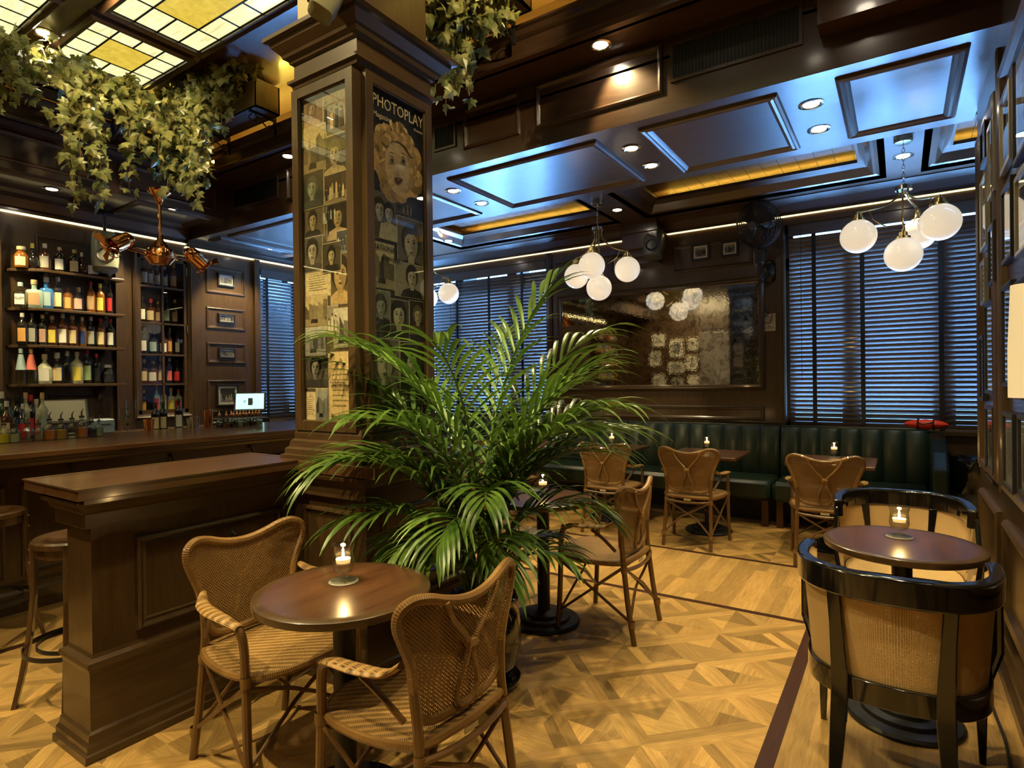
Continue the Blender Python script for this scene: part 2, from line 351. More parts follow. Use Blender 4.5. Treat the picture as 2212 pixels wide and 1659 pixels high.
        if solid: md=o.modifiers.new('solid','SOLIDIFY'); md.thickness=solid; md.offset=0
        if bevel: md=o.modifiers.new('bevel','BEVEL'); md.width=bevel; md.segments=2; md.limit_method='ANGLE'; md.angle_limit=R(40)
        if subs: md=o.modifiers.new('subd','SUBSURF'); md.levels=subs; md.render_levels=subs
        return o
LABELS={}
def tag(o,label=None,cat=None,group=None,kind=None):
    if label: o['label']=label
    if cat: o['category']=cat
    if group: o['group']=group
    if kind: o['kind']=kind
    return o
def empty(name,loc,rz=0,label=None,cat=None,group=None):
    o=bpy.data.objects.new(name,None); COL.objects.link(o); o.location=loc; o.rotation_euler=(0,0,rz); o.empty_display_size=.05
    o.matrix_basis=Matrix.Translation(V(loc))@Matrix.Rotation(rz,4,'Z')
    return tag(o,label,cat,group)
def struct(o): o['kind']='structure'; return o
def copy_tree(o,parent=None):
    c=o.copy(); COL.objects.link(c)
    if parent is not None: c.parent=parent
    for ch in [x for x in bpy.data.objects if x.parent==o]: copy_tree(ch,c)
    return c
def dup(o,loc,rz,label,group=None):
    c=copy_tree(o); c.location=loc; c.rotation_euler=(0,0,rz); c['label']=label
    if group: c['group']=group
    return c
def catmull(pts,n=6,closed=False):
    pts=[V(p) for p in pts]; out=[]; N=len(pts)
    for i in range(N if closed else N-1):
        p0=pts[i-1] if (i>0 or closed) else pts[0]; p1=pts[i]; p2=pts[(i+1)%N]; p3=pts[(i+2)%N] if (i+2<N or closed) else pts[-1]
        for k in range(n):
            t=k/n; out.append(.5*((2*p1)+(p2-p0)*t+(2*p0-5*p1+4*p2-p3)*t*t+(3*p1-p0-3*p2+p3)*t**3))
    if not closed: out.append(pts[-1])
    return out
X_,Y_,Z_=V((1,0,0)),V((0,1,0)),V((0,0,1))
PANELP=[(0,0),(.004,.014),(.016,.018),(.024,.008),(.034,.006),(.042,.0)]
# ------------------------------------------------------------------ floor
rnd=random.Random(7)
def oak(lo=0):
    k=max(lo,rnd.choice((.52,.70,.82,.92,1.0,1.08,1.22))); h=rnd.uniform(-.02,.03)
    return ((.50+h)*k,(.315+h*.3)*k,(.110)*k)
DARK=(.055,.022,.013)
fl=MB(M_floor)
def piece(pts,d,c=None):
    d=V((d[0],d[1],0)).normalized(); e=V((-d.y,d.x,0)); o=rnd.uniform(0,40)
    fl.c=c or oak(); fl.poly([(x,y,0) for x,y in pts],[(V((x,y,0)).dot(d)+o,V((x,y,0)).dot(e)+o) for x,y in pts])
def tile(x0,y0,s=.405,clip=None):
    w=.19; T=lambda p:(x0+p[0]*s,y0+p[1]*s)
    P=[([(0,0),(w,0),(1,1-w),(1,1)],(1,1)),([(1,0),((1+w)/2,(1-w)/2),(.5,.5-w),(1-w,0)],(1,-1)),([(1,0),(1,w),(.5+w,.5),((1+w)/2,(1-w)/2)],(1,-1)),
       ([(w,0),(.5,0),(.5,.5-w)],(0,1)),([(.5,0),(1-w,0),(.5,.5-w)],(0,1)),([(1,w),(1,.5),(.5+w,.5)],(1,0)),([(1,.5),(1,1-w),(.5+w,.5)],(1,0))]
    for pts,d in P:
        piece([T(p) for p in pts],d)
    for pts,d in P:
        piece([T((p[1],p[0])) for p in pts][::-1],(d[1],d[0]))
XN,YN,S_=-.467,3.845,.405
for i in range(0,9):
    for j in range(0,14):
        tile(XN-S_*(i+1),YN-S_*(j+1))
for i in range(-6,17):
    for j in range(0,5): tile(XN-S_*(i+1),5.0+S_*j)
def planks(x0,x1,y0,y1,w=.075,L=(.35,1.1)):
    x=x0
    while x<x1-1e-4:
        xe=min(x1,x+w); y=y0-rnd.uniform(0,.5)
        while y<y1:
            l=rnd.uniform(*L); a,b=max(y,y0),min(y+l,y1)
            if b>a: piece([(x,a),(xe,a),(xe,b),(x,b)],(0,1),oak(.78))
            y+=l
        x=xe
def strip(x0,x1,y0,y1,d): piece([(x0,y0),(x1,y0),(x1,y1),(x0,y1)],d,DARK)
planks(-7.6,XN,3.892,4.952); strip(-7.6,2.0,4.952,5.0,(1,0)); strip(-7.6,XN,3.845,3.892,(1,0))
strip(XN,-.405,-4.3,3.892,(0,1)); planks(-.405,2.0,-4.3,4.952,.09,(.5,1.4)); planks(XN,-.405,3.892,4.952)
xs=XN-S_*9; strip(xs-.06,xs,-4.3,3.845,(0,1)); planks(-7.6,xs-.06,-4.3,3.845)
planks(xs,XN,-4.3,YN-S_*14)
f=fl.build('floor'); struct(f)
sb=MB(M_dark).box(-7.7,2.1,-4.5,7.1,-.12,-.002); struct(sb.build('floor_base'))
# ------------------------------------------------------------------ walls
HF=3.22; HB=3.35; H2=3.30
def panel(mb,O,U,Vv,N,w,h,prof=PANELP,field=.004):
    O,U,Vv,N=V(O),V(U),V(Vv),V(N); mb.sweep(O,U,Vv,N,w,h,prof)
# far wall (faces -y) with two window openings
YF=6.85
wl=MB(M_wood)
WX=[(-6.15,-3.93),(-1.02,1.75)]; WZ=(.93,3.08)
segs=[(-7.6,-6.15),(-3.93,-1.02),(1.75,2.1)]
for a,b in segs: wl.box(a,b,YF,YF+.25,0,3.6)
for a,b in WX: wl.box(a,b,YF,YF+.25,0,WZ[0]); wl.box(a,b,YF,YF+.25,WZ[1],3.6)
# mirror bay mouldings: mirror frame, panel above, panel below
nf=V((0,-1,0))
def fp(x0,z0,x1,z1,prof=PANELP): wl.sweep((x0,YF,z0),X_,Z_,nf,x1-x0,z1-z0,prof)
fp(-3.76,.99,-1.23,1.155); fp(-3.80,2.66,-2.78,3.02); fp(-2.22,2.70,-1.33,3.02)
for x in (-3.93,-1.10): wl.box(x,x+.075,YF-.028,YF,0.9,3.15); wl.box(x+.02,x+.055,YF-.04,YF,0.9,3.15)
struct(wl.build('wall_far'))
# bar wall (faces +x), openings: cabinet 3.31..3.86, side window 4.86..6.4
XB=-7.33
wb=MB(M_wood)
CAB=(3.30,3.87,1.12,2.99); SW=(4.86,6.45)
wb.box(XB-.3,XB,-4.3,CAB[0],0,3.6); wb.box(XB-.3,XB,CAB[0],CAB[1],0,CAB[2]); wb.box(XB-.3,XB,CAB[0],CAB[1],CAB[3],3.6); wb.box(XB-.34,XB-.3,CAB[0],CAB[1],CAB[2],CAB[3])
wb.box(XB-.3,XB,CAB[1],SW[0],0,3.6); wb.box(XB-.3,XB,SW[0],SW[1],0,.95); wb.box(XB-.3,XB,SW[0],SW[1],3.05,3.6); wb.box(XB-.3,XB,SW[1],7.1,0,3.6)
nb=V((1,0,0))
def bp(y0,z0,y1,z1,prof=PANELP): wb.sweep((XB,y0,z0),Y_,Z_,nb,y1-y0,z1-z0,prof)
bp(2.35,2.66,3.0,3.0); bp(2.45,.98,2.95,1.36)
bp(4.11,2.63,4.64,2.98); bp(4.11,2.17,4.64,2.45); bp(4.11,1.73,4.64,2.00); bp(4.11,1.10,4.64,1.52)
wb.box(XB,XB+.06,3.06,3.14,.9,3.17); wb.box(XB,XB+.05,4.76,4.84,.9,3.15)
for k in range(4): wb.box(XB,XB+.10-.02*k,2.02+.0*k-.03*k,2.05-.03*k,.9,3.18)
struct(wb.build('wall_left'))
# right wall (faces -x), ends in a pilaster at y 4.97
XR=.44
wr=MB(M_wood); wr.box(XR,XR+.25,-4.3,4.97,0,3.22); wr.box(XR,XR+.25,-4.3,3.86,3.22,3.7)
nr=V((-1,0,0))
def rp(y0,z0,y1,z1,prof=PANELP): wr.sweep((XR,y1,z0),-Y_,Z_,nr,y1-y0,z1-z0,prof)
for a,b in ((3.98,4.80),(2.95,3.78),(1.9,2.75),(.9,1.7),(-.2,.7),(-1.4,-.4)):
    rp(a,.88,b,2.95,[(0,0),(.006,.02),(.02,.03),(.045,.022),(.06,0)]); rp(a,.26,b,.74,[(0,0),(.006,.02),(.02,.03),(.045,.022),(.06,0)])
for y in (3.83,3.86): wr.lin((XR,y,.86),(XR,y,3.1),nr,Y_,[(0,0),(.0,.018),(.012,.024),(.024,.018),(.024,0)])
struct(wr.build('wall_right'))
ws=MB(M_wood).box(2.0,2.1,4.7,7.1,0,3.6); ws.box(XR+.25,2.1,4.72,4.97,0,3.6); struct(ws.build('wall_side'))
wn=MB(M_wood).box(-7.6,XR+.25,-4.45,-4.3,0,4.6); struct(wn.build('wall_near'))
bbp=[(0,0),(.05,0),(.05,.05),(.035,.06),(.035,.12),(.02,.14),(.02,.17),(0,.19)]
bb=MB(M_wood); bb.lin((XR,-4.3,0),(XR,4.97,0),Z_,nr,bbp); struct(bb.build('baseboard_right'))
bb=MB(M_wood); bb.lin((-7.33,YF,0),(2.0,YF,0),Z_,nf,bbp); struct(bb.build('baseboard_far'))
# ------------------------------------------------------------------ ceilings
ce=MB(M_ceil)
YB0,YB1=3.85,5.17      # dropped beam along x
ce.box(-7.33,XR,YB0,YB1,HF,3.60)
up=V((0,0,-1))
CP=[(0,0),(.008,.016),(.022,.024),(.034,.014),(.05,.020),(.064,.010),(.075,0)]
def cp(x0,y0,x1,y1,z,prof=CP): ce.sweep((x0,y0,z),X_,Y_,up,x1-x0,y1-y0,prof)
for a,b in ((-7.02,-6.74),(-6.62,-5.10),(-4.86,-3.63),(-3.27,-1.85),(-1.53,-.62),(-.31,.33)): cp(a,3.97,b,5.0,HF)
# V1 face panels and coffer step
def v1(x0,x1,z0=3.355,z1=3.69): ce.sweep((x0,YB0,z0),X_,Z_,nf,x1-x0,z1-z0,[(0,0),(.006,.014),(.02,.02),(.03,.008),(.04,0)])
YV,ZL,ZC,YL=3.567,3.72,3.94,3.50
ce.box(-7.33,-.37,YB0,YB0+.1,3.58,4.0)
v1(-2.29,-1.30); v1(-2.98,-2.43); v1(-5.3,-4.4); v1(-4.3,-3.6)
ce.box(-6.44,-.37,YV,YB0,ZL,ZL+.05)                       # ledge carrying downlights
crown=[(0,0),(.03,0),(.035,.02),(.055,.035),(.06,.05),(0,.05)]
ce.box(-6.16,-.37,YV,YV+.03,ZL,ZC)                        # V2 face
ce.lin((-6.2,YV,ZL),(-.37,YV,ZL),Z_,nf,[(0,-.0),(.05,0),(.05,.02),(.03,.03),(.025,.055),(0,.06)])
ce.lin((-6.2,YV,ZC-.06),(-.37,YV,ZC-.06),Z_,nf,[(0,0),(.03,.02),(.045,.05),(.067,.06),(.067,.075),(0,.075)])
# left side of the coffer
XL1,XL2,XL3=-6.44,-6.26,-6.19
ce.box(XB,XL1,-4.3,YB0,HB,3.7); ce.box(XL1,XL1+.0001,-4.3,YB0,HB,ZL)
for a,b in ((2.75,3.75),(1.55,2.6),(.3,1.4)): ce.sweep((XL1,a,HB+.06),Y_,Z_,nb,b-a,.27,[(0,0),(.006,.014),(.02,.02),(.03,.008),(.04,0)])
for a,b in ((-.9,2.62),(2.95,3.75)): cp(-7.12,a,-6.52,b,HB,CP)
ce.box(XL1,XL2,-4.3,YV,ZL,ZL+.05); ce.box(XL2-.03,XL2,-4.3,YV,ZL,ZC)
ce.lin((XL2,YV,ZL),(XL2,-4.3,ZL),Z_,nb,[(0,-.0),(.05,0),(.05,.02),(.03,.03),(.025,.055),(0,.06)])
ce.lin((XL2,YV,ZC-.06),(XL2,-4.3,ZC-.06),Z_,nb,[(0,0),(.03,.02),(.045,.05),(.067,.06),(.067,.075),(0,.075)])
# beam over the column, running in depth
ce.box(-3.35,-2.8,2.55,YV,ZL-.02,4.26); ce.box(-3.30,-2.85,2.5,YV,ZL-.05,ZL-.02)
ce.lin((-2.8,2.55,ZL-.02),(-2.8,YV,ZL-.02),Z_,nb,crown)
# upper ceiling and cove walls
ZU=4.27
ce.box(-6.9,-.37,-4.3,YB0+.1,ZU,ZU+.08); ce.box(-6.9,-6.8,-4.3,YB0+.1,3.7,ZU); ce.box(-6.9,-.37,YB0,YB0+.1,3.95,ZU)
# right strip of ceiling beyond the coffer
ce.box(-.37,XR,-4.3,3.72,3.60,3.68); ce.box(-.40,-.36,-4.3,YB0,3.60,ZU+.08); cp(-.26,-.5,XR-.1,3.35,3.60,[(0,0),(.01,.03),(.04,.05),(.07,.03),(.1,.035),(.12,0)])
ce.box(-.37,XR,3.7,YB0,3.42,3.68)
# ceiling over the window side, with coffers
CO=[(-5.05,-2.76),(-2.36,-.14),(.22,1.9)]; CY0,CY1=5.30,6.44
xs_=[-7.33]+[q for c in CO for q in c]+[2.1]
for i in range(0,len(xs_),2): ce.box(xs_[i],xs_[i+1],YB1,YF,H2,H2+.03)
for a,b in CO: ce.box(a,b,YB1,CY0,H2,H2+.03); ce.box(a,b,CY1,YF,H2,H2+.03)
CC=[(-.05,0),(0,0),(.0,-.015),(.03,-.03),(.05,-.02),(.10,-.09),(.15,-.12),(.17,-.12),(.17,-.15),(.10,-.16)]
for a,b in CO: ce.sweep((a,CY0,H2),X_,Y_,up,b-a,CY1-CY0,CC)
ce.box(-7.6,2.1,YB1-.1,7.1,3.72,3.8)
struct(ce.build('ceiling'))
pl=MB(M_ceil)                                             # plank boards at the top of the coffers
for a,b in CO:
    x=a
    while x<b:
        xe=min(b,x+.155); pl.box(x+.004,xe,CY0-.05,CY1+.05,3.52,3.56); x+=.155
    for y in (CY0-.06,CY1+.05): pl.box(a-.05,b+.05,y,y+.01,H2+.03,3.56)
    for x in (a-.05,b+.05): pl.box(x,x+.01,CY0-.06,CY1+.06,H2+.03,3.56)
struct(pl.build('ceiling_boards'))
# cornice with light strip on the far wall and the bar wall
cr_=[(0,0),(.05,0),(.05,.02),(.09,.03),(.16,.09),(.27,.12),(.27,.14),(0,.14)]
tr=MB(M_ceil); tr.lin((-7.33,YF,3.17),(-2.72,YF,3.17),Z_,nf,cr_); tr.lin((-2.3,YF,3.17),(2.0,YF,3.17),Z_,nf,cr_); struct(tr.build('trim_1'))
tr=MB(M_ceil); tr.lin((XB,-4.3,3.19),(XB,YB0,3.19),Z_,nb,[(0,0),(.05,0),(.05,.03),(.09,.04),(.12,.12),(.2,.16),(0,.16)]); tr.lin((XB,YB0,3.155),(XB,YF,3.155),Z_,nb,[(0,0),(.05,0),(.05,.02),(.1,.05),(.1,.065),(0,.065)]); struct(tr.build('trim_2'))
tr=MB(M_wood); tr.box(-2.72,-2.30,6.52,YF,2.98,H2); tr.box(-2.74,-2.28,6.49,YF,3.16,3.19); tr.box(-2.73,-2.29,6.50,YF,3.19,3.205); tr.box(-2.70,-2.32,6.6,YF,2.90,2.98); tr.box(-2.67,-2.35,6.68,YF,2.83,2.90); struct(tr.build('trim_3'))
def led(name,a,b,label,mat=None):
    mb=MB(mat or M_led).box(min(a[0],b[0]),max(a[0],b[0]),min(a[1],b[1]),max(a[1],b[1]),min(a[2],b[2]),max(a[2],b[2])); return tag(mb.build(name),label,'light strip')
led('led_strip',(-7.2,YF-.016,3.163),(-2.72,YF-.006,3.17),'thin warm light strip under the far cornice, left of the ceiling speaker')
led('led_strip',(-2.30,YF-.016,3.163),(2.0,YF-.006,3.17),'thin warm light strip under the far cornice, running over the right window')
led('led_strip',(XB+.006,-2.5,3.178),(XB+.022,YB0,3.19),'thin warm light strip above the bottle shelves')
led('led_strip',(XB+.006,YB0,3.143),(XB+.022,YF-.2,3.155),'thin warm light strip above the framed panels and side window behind the bar')
led('cove_led_strip',(-6.3,3.62,3.90),(-.40,3.66,3.915),'hidden yellow cove light along the far edge of the stained glass ceiling',M_ledc)
led('cove_led_strip',(-6.36,-2.5,3.90),(-6.32,3.55,3.915),'hidden yellow cove light along the bar side of the stained glass ceiling',M_ledc)
nm=['left','middle','right']
for (a,b),n in zip(CO,nm):
    led('cove_led_strip',(a+.16,CY1-.11,H2+.135),(b-.16,CY1-.09,H2+.15),'yellow light strip in the far edge of the %s window-side ceiling coffer'%n,M_ledc)
# ------------------------------------------------------------------ windows
def window(name,x0,x1,z0,z1,y,mull,trans,M=None):
    mb=MB(M_wood)
    mb.box(x0,x1,y,y+.06,z0,z0+.06,M); mb.box(x0,x1,y,y+.06,z1-.06,z1,M); mb.box(x0,x0+.07,y,y+.06,z0,z1,M); mb.box(x1-.07,x1,y,y+.06,z0,z1,M)
    for a,b in mull: mb.box(a,b,y-.0,y+.34,z0,z1,M)  # mullions and transom made extra deep to block sidelong daylight
    mb.box(x0,x1,y,y+.30,trans[0],trans[1],M)
    w=struct(mb.build(name)); g=MB(M_pane).box(x0,x1,y+.03,y+.036,z0,z1,M); struct(g.build('window_glass',w)); return w
window('window_1',-6.15,-3.93,.93,3.08,6.985,[(-5.60,-5.45),(-4.66,-4.50)],(2.62,2.75))
window('window_2',-1.02,1.75,.93,3.08,6.985,[(-.50,-.34),(.27,.44),(1.05,1.2)],(2.62,2.75))
MBW=Matrix.Translation((0,0,0))@Matrix.Rotation(R(90),4,'Z')   # local (x along +y, y along -x)
window('window_3',4.86,6.45,.95,3.05,7.52,[(5.35,5.45)],(2.62,2.75),MBW)
SL=MB(M_wood); SL.box(-6.2,-3.9,YF-.03,YF+.2,.90,.935); struct(SL.build('window_sill')); SL=MB(M_wood); SL.box(-1.05,1.75,YF-.03,YF+.2,.90,.935); struct(SL.build('window_sill'))
def blind(name,label,x0,x1,z0,z1,y,tapes,M=None,tilt=-61,loc=(0,0,0)):
    e=empty(name,M@V(((x0+x1)/2,y,z0)) if M else V(((x0+x1)/2,y,z0)),0,label,'window blind','wooden venetian blinds')
    hb=MB(M_slat).box(x0,x1,y-.035,y+.035,z1-.07,z1,M,.004); hb.box(x0,x1,y-.05,y-.035,z1-.11,z1+.01,M); hb.build('headrail',e,world=True)
    mb=MB(M_slat); n=int((z1-.1-z0)/.0465); rr=random.Random(int(x0*10))
    for i in range(n):
        z=z0+.03+i*.0465; t=R(tilt+rr.uniform(-.7,.7)); dy,dz=.026*math.cos(t),.026*math.sin(t); ny,nz=-math.sin(t)*.0015,math.cos(t)*.0015
        q=[(y+dy*s_-ny*(3.6*(1-s_*s_)),z+dz*s_-nz*(3.6*(1-s_*s_))) for s_ in (-1,-.5,0,.5,1)]+[(y+dy*s_-ny*(3.6*(1-s_*s_)-1.4),z+dz*s_-nz*(3.6*(1-s_*s_)-1.4)) for s_ in (1,.5,0,-.5,-1)]; k=len(mb.v); c_=len(q)
        for X in (x0,x1):
            for a,b in q:
                p=V((X,a,b)); p=M@p if M else p; mb.v.append(tuple(p))
        for i2 in range(c_): j=(i2+1)%c_; mb.face((k+i2,k+j,k+c_+j,k+c_+i2))
    mb.build('slats',e,world=True)
    MB(M_slat).box(x0,x1,y-.025,y+.025,z0-.01,z0+.015,M).build('bottom_rail',e,world=True)
    for t in tapes: MB(M_dark).box(t-.02,t+.02,y-.034,y-.031,z0,z1-.05,M).build('tape',e,world=True)
    cd=MB(M_dark).tube([M@V((tapes[0]-.12,y-.05,z1-.05)) if M else V((tapes[0]-.12,y-.05,z1-.05)),M@V((tapes[0]-.12,y-.05,z0+.5)) if M else V((tapes[0]-.12,y-.05,z0+.5))],.0025,5); cd.build('pull_cord',e,world=True)
    return e
blind('window_blind','dark wooden venetian blind behind the palm, left of the big mirror',-5.98,-3.97,.94,3.07,6.93,(-5.5,-4.92,-4.36))
blind('window_blind','dark wooden venetian blind in the wide window right of the big mirror',-.985,1.72,.94,3.07,6.93,(-.745,-.31,.33,1.1))
blind('window_blind','dark wooden venetian blind of the side window at the far end of the bar',4.90,6.42,.96,3.04,7.40,(5.0,5.45,5.95),MBW)
blind('window_blind','short blind folded round the corner, left edge of the far left window',-6.12,-6.0,.94,3.07,6.93,(-6.06,))
# ------------------------------------------------------------------ big mirror
e=empty('wall_mirror',(-2.49,YF,1.33),0,'large antique speckled mirror in a dark frame on the far wall above the banquette','mirror')
MB(M_wood).sweep((-3.765,YF,1.33),X_,Z_,nf,2.545,1.235,[(0,0),(0,.03),(.02,.045),(.035,.03),(.055,.035),(.062,.012),(.062,0)]).build('frame',e,world=True)
MB(M_mirror).box(-3.71,-1.275,YF-.012,YF-.004,1.385,2.51).build('mirror_glass',e,world=True)
# ------------------------------------------------------------------ stained glass laylights
def laylight(x0,x1,y0,y1,nx,ny,label):
    z=ZU; e=empty('stained_glass_laylight',((x0+x1)/2,(y0+y1)/2,z),0,label,'ceiling light','stained glass ceiling panels')
    MB(M_ceil).sweep((x0-.07,y0-.07,z),X_,Y_,up,x1-x0+.14,y1-y0+.14,[(0,0),(.01,.03),(.03,.05),(.05,.03),(.07,.035),(.07,0)]).build('frame',e,world=True)
    dx=(x1-x0)/nx; dy=(y1-y0)/ny; w=MB(M_layw); a=MB(M_laya); ld=MB(M_dark)
    for i in range(nx):
        for j in range(ny):
            if 0<i<nx-1 and 0<j<ny-1: continue
            w.box(x0+i*dx+.006,x0+(i+1)*dx-.006,y0+j*dy+.006,y0+(j+1)*dy-.006,z-.010,z-.004)
    if nx>2 and ny>2: a.box(x0+dx+.006,x1-dx-.006,y0+dy+.006,y1-dy-.006,z-.010,z-.004)
    for i in range(nx+1):
        X=x0+i*dx
        if 1<i<nx-1: ld.box(X-.007,X+.007,y0,y0+dy,z-.014,z-.002); ld.box(X-.007,X+.007,y1-dy,y1,z-.014,z-.002)
        else: ld.box(X-.007,X+.007,y0,y1,z-.014,z-.002)
    for j in range(ny+1):
        Y=y0+j*dy
        if 1<j<ny-1: ld.box(x0,x0+dx,Y-.007,Y+.007,z-.014,z-.002); ld.box(x1-dx,x1,Y-.007,Y+.007,z-.014,z-.002)
        else: ld.box(x0,x1,Y-.007,Y+.007,z-.014,z-.002)
    w.build('opal_glass',e,world=True); a.build('amber_glass',e,world=True); ld.build('leading',e,world=True); return e
laylight(-5.91,-5.10,2.04,2.73,4,4,'small square stained glass panel above the left ivy')
laylight(-4.90,-3.42,2.05,2.72,5,4,'long stained glass panel beside the top of the poster column')
laylight(-5.91,-5.10,.55,1.75,4,5,'stained glass panel in the top left corner of the photo')
laylight(-4.90,-3.42,.55,1.75,5,5,'long stained glass panel nearer the camera over the half wall')
laylight(-2.65,-.75,.55,1.75,6,5,'stained glass panel right over the near round table')
laylight(-5.91,-5.10,-1.2,.2,4,5,'stained glass panel behind the camera on the bar side'); laylight(-4.90,-3.42,-1.2,.2,5,5,'long stained glass panel behind the camera in the middle')
laylight(-2.65,-.75,-1.2,.2,6,5,'stained glass panel behind the camera on the right')
# ------------------------------------------------------------------ half wall with bar ledge, column
def mould_ring(mb,x0,x1,y0,y1,prof,z):
    """moulding round a block, growing outward: prof (out, up)"""
    mb.sweep((x0,y0,z),X_,Y_,Z_,x1-x0,y1-y0,[(-o,u) for o,u in prof])
BASEP=[(0,.40),(.004,.385),(.026,.375),(.029,.36),(.020,.345),(.017,.33),(.017,.11),(.026,.10),(.028,.075),(.037,.06),(.037,.035),(.046,.03),(.046,0)]
CAPP=[(0,.90),(.03,.90),(.03,.955),(.045,.965),(.05,.985),(.065,.99),(.07,1.005),(.07,1.012)]
e=empty('half_wall_bar',(-2.75,1.45,0),0,'dark panelled half wall with a thick wooden ledge, stools behind it','half wall')
x0,x1,y0,y1=-2.87,-2.65,1.015,2.05
mb=MB(M_wood).box(x0,x1,y0,y1,0,1.01); mb.build('wall_body',e,world=True)
mb=MB(M_woodh); mould_ring(mb,x0,x1,y0,2.05,BASEP,0); mb.build('base_moulding',e,world=True)
mb=MB(M_woodh); mould_ring(mb,x0,x1,y0,2.05,CAPP,0); mb.build('cap_moulding',e,world=True)
MB(M_wood).sweep((x1,1.17,.44),Y_,Z_,nb,.68,.39,[(0,0),(.004,.018),(.014,.026),(.024,.02),(.028,.008),(.04,.012),(.045,0)]).build('panel_moulding',e,world=True)
mb=MB(M_bartop); mb.box(-3.04,-2.525,.925,1.95,1.026,1.07,None,.003); mb.box(-3.0,-2.56,.96,1.95,1.005,1.026); mb.build('ledge_top',e,world=True)
mb=MB(M_tedge); mb.sweep((-3.045,.92,1.066),X_,Y_,Z_,.525,1.03,[(0,0),(0,.006),(.03,.006),(.032,0)]); mb.build('ledge_lip',e,world=True)
# panelled plinth under the column and its run to the right
e=empty('column_plinth',(-2.3,2.2,0),0,'dark panelled plinth that carries the poster column, behind the palm','plinth')
px0,px1,py0,py1=-2.64,-2.10,1.93,2.75
MB(M_wood).box(px0,px1,py0,py1,0,1.01).build('body',e,world=True)
mb=MB(M_woodh); mould_ring(mb,px0+.02,px1,py0,py1,BASEP,0); mb.build('base_moulding',e,world=True)
mb=MB(M_woodh); mould_ring(mb,px0+.02,px1,py0,py1,CAPP,0); mb.build('cap_moulding',e,world=True)
mb=MB(M_wood); mb.sweep((px0+.09,py0,.44),X_,Z_,nf,.36,.40,PANELP); mb.sweep((px1,py0+.1,.44),Y_,Z_,nb,.6,.40,PANELP); mb.build('panel_moulding',e,world=True)
MB(M_bartop).box(-2.53,-1.98,1.87,2.85,1.012,1.07,None,.004).build('top_board',e,world=True)
col=empty('poster_column',(-2.385,2.21,1.07),0,'square wooden column lined with framed collages of old film photographs, rising from the half wall','column')
cx0,cx1,cy0,cy1=-2.60,-2.16,1.965,2.46
MB(M_wood).box(cx0,cx1,cy0,cy1,1.07,4.25).build('shaft',col,world=True)
mb=MB(M_woodh); mould_ring(mb,cx0,cx1,cy0,cy1,[(.0,.16),(.02,.155),(.03,.13),(.03,.10),(.045,.09),(.05,.06),(.065,.05),(.065,.025),(.08,.02),(.08,0)],1.07); mb.build('base_moulding',col,world=True)
mb=MB(M_woodh); mould_ring(mb,cx0,cx1,cy0,cy1,[(0,0),(.02,.01),(.025,.03),(.04,.035),(.04,.05),(.015,.06),(.015,.135),(.03,.14),(.035,.155),(.055,.165),(.06,.18),(.095,.215),(.10,.235),(.125,.24),(.125,.26),(.0,.262)],2.965); mb.build('crown_moulding',col,world=True)
MB(M_cream).box(cx0+.005,cx1-.005,cy0-.004,cy0,3.24,4.25).build('lit_upper_face',col,world=True)  # cream face paints the stained glass light onto the upper shaft
mb=MB(M_woodh); mould_ring(mb,cx0,cx1,cy0,cy1,[(0,0),(.02,.02),(.04,.06),(.06,.07),(.06,.1)],4.17); mb.build('ceiling_moulding',col,world=True)
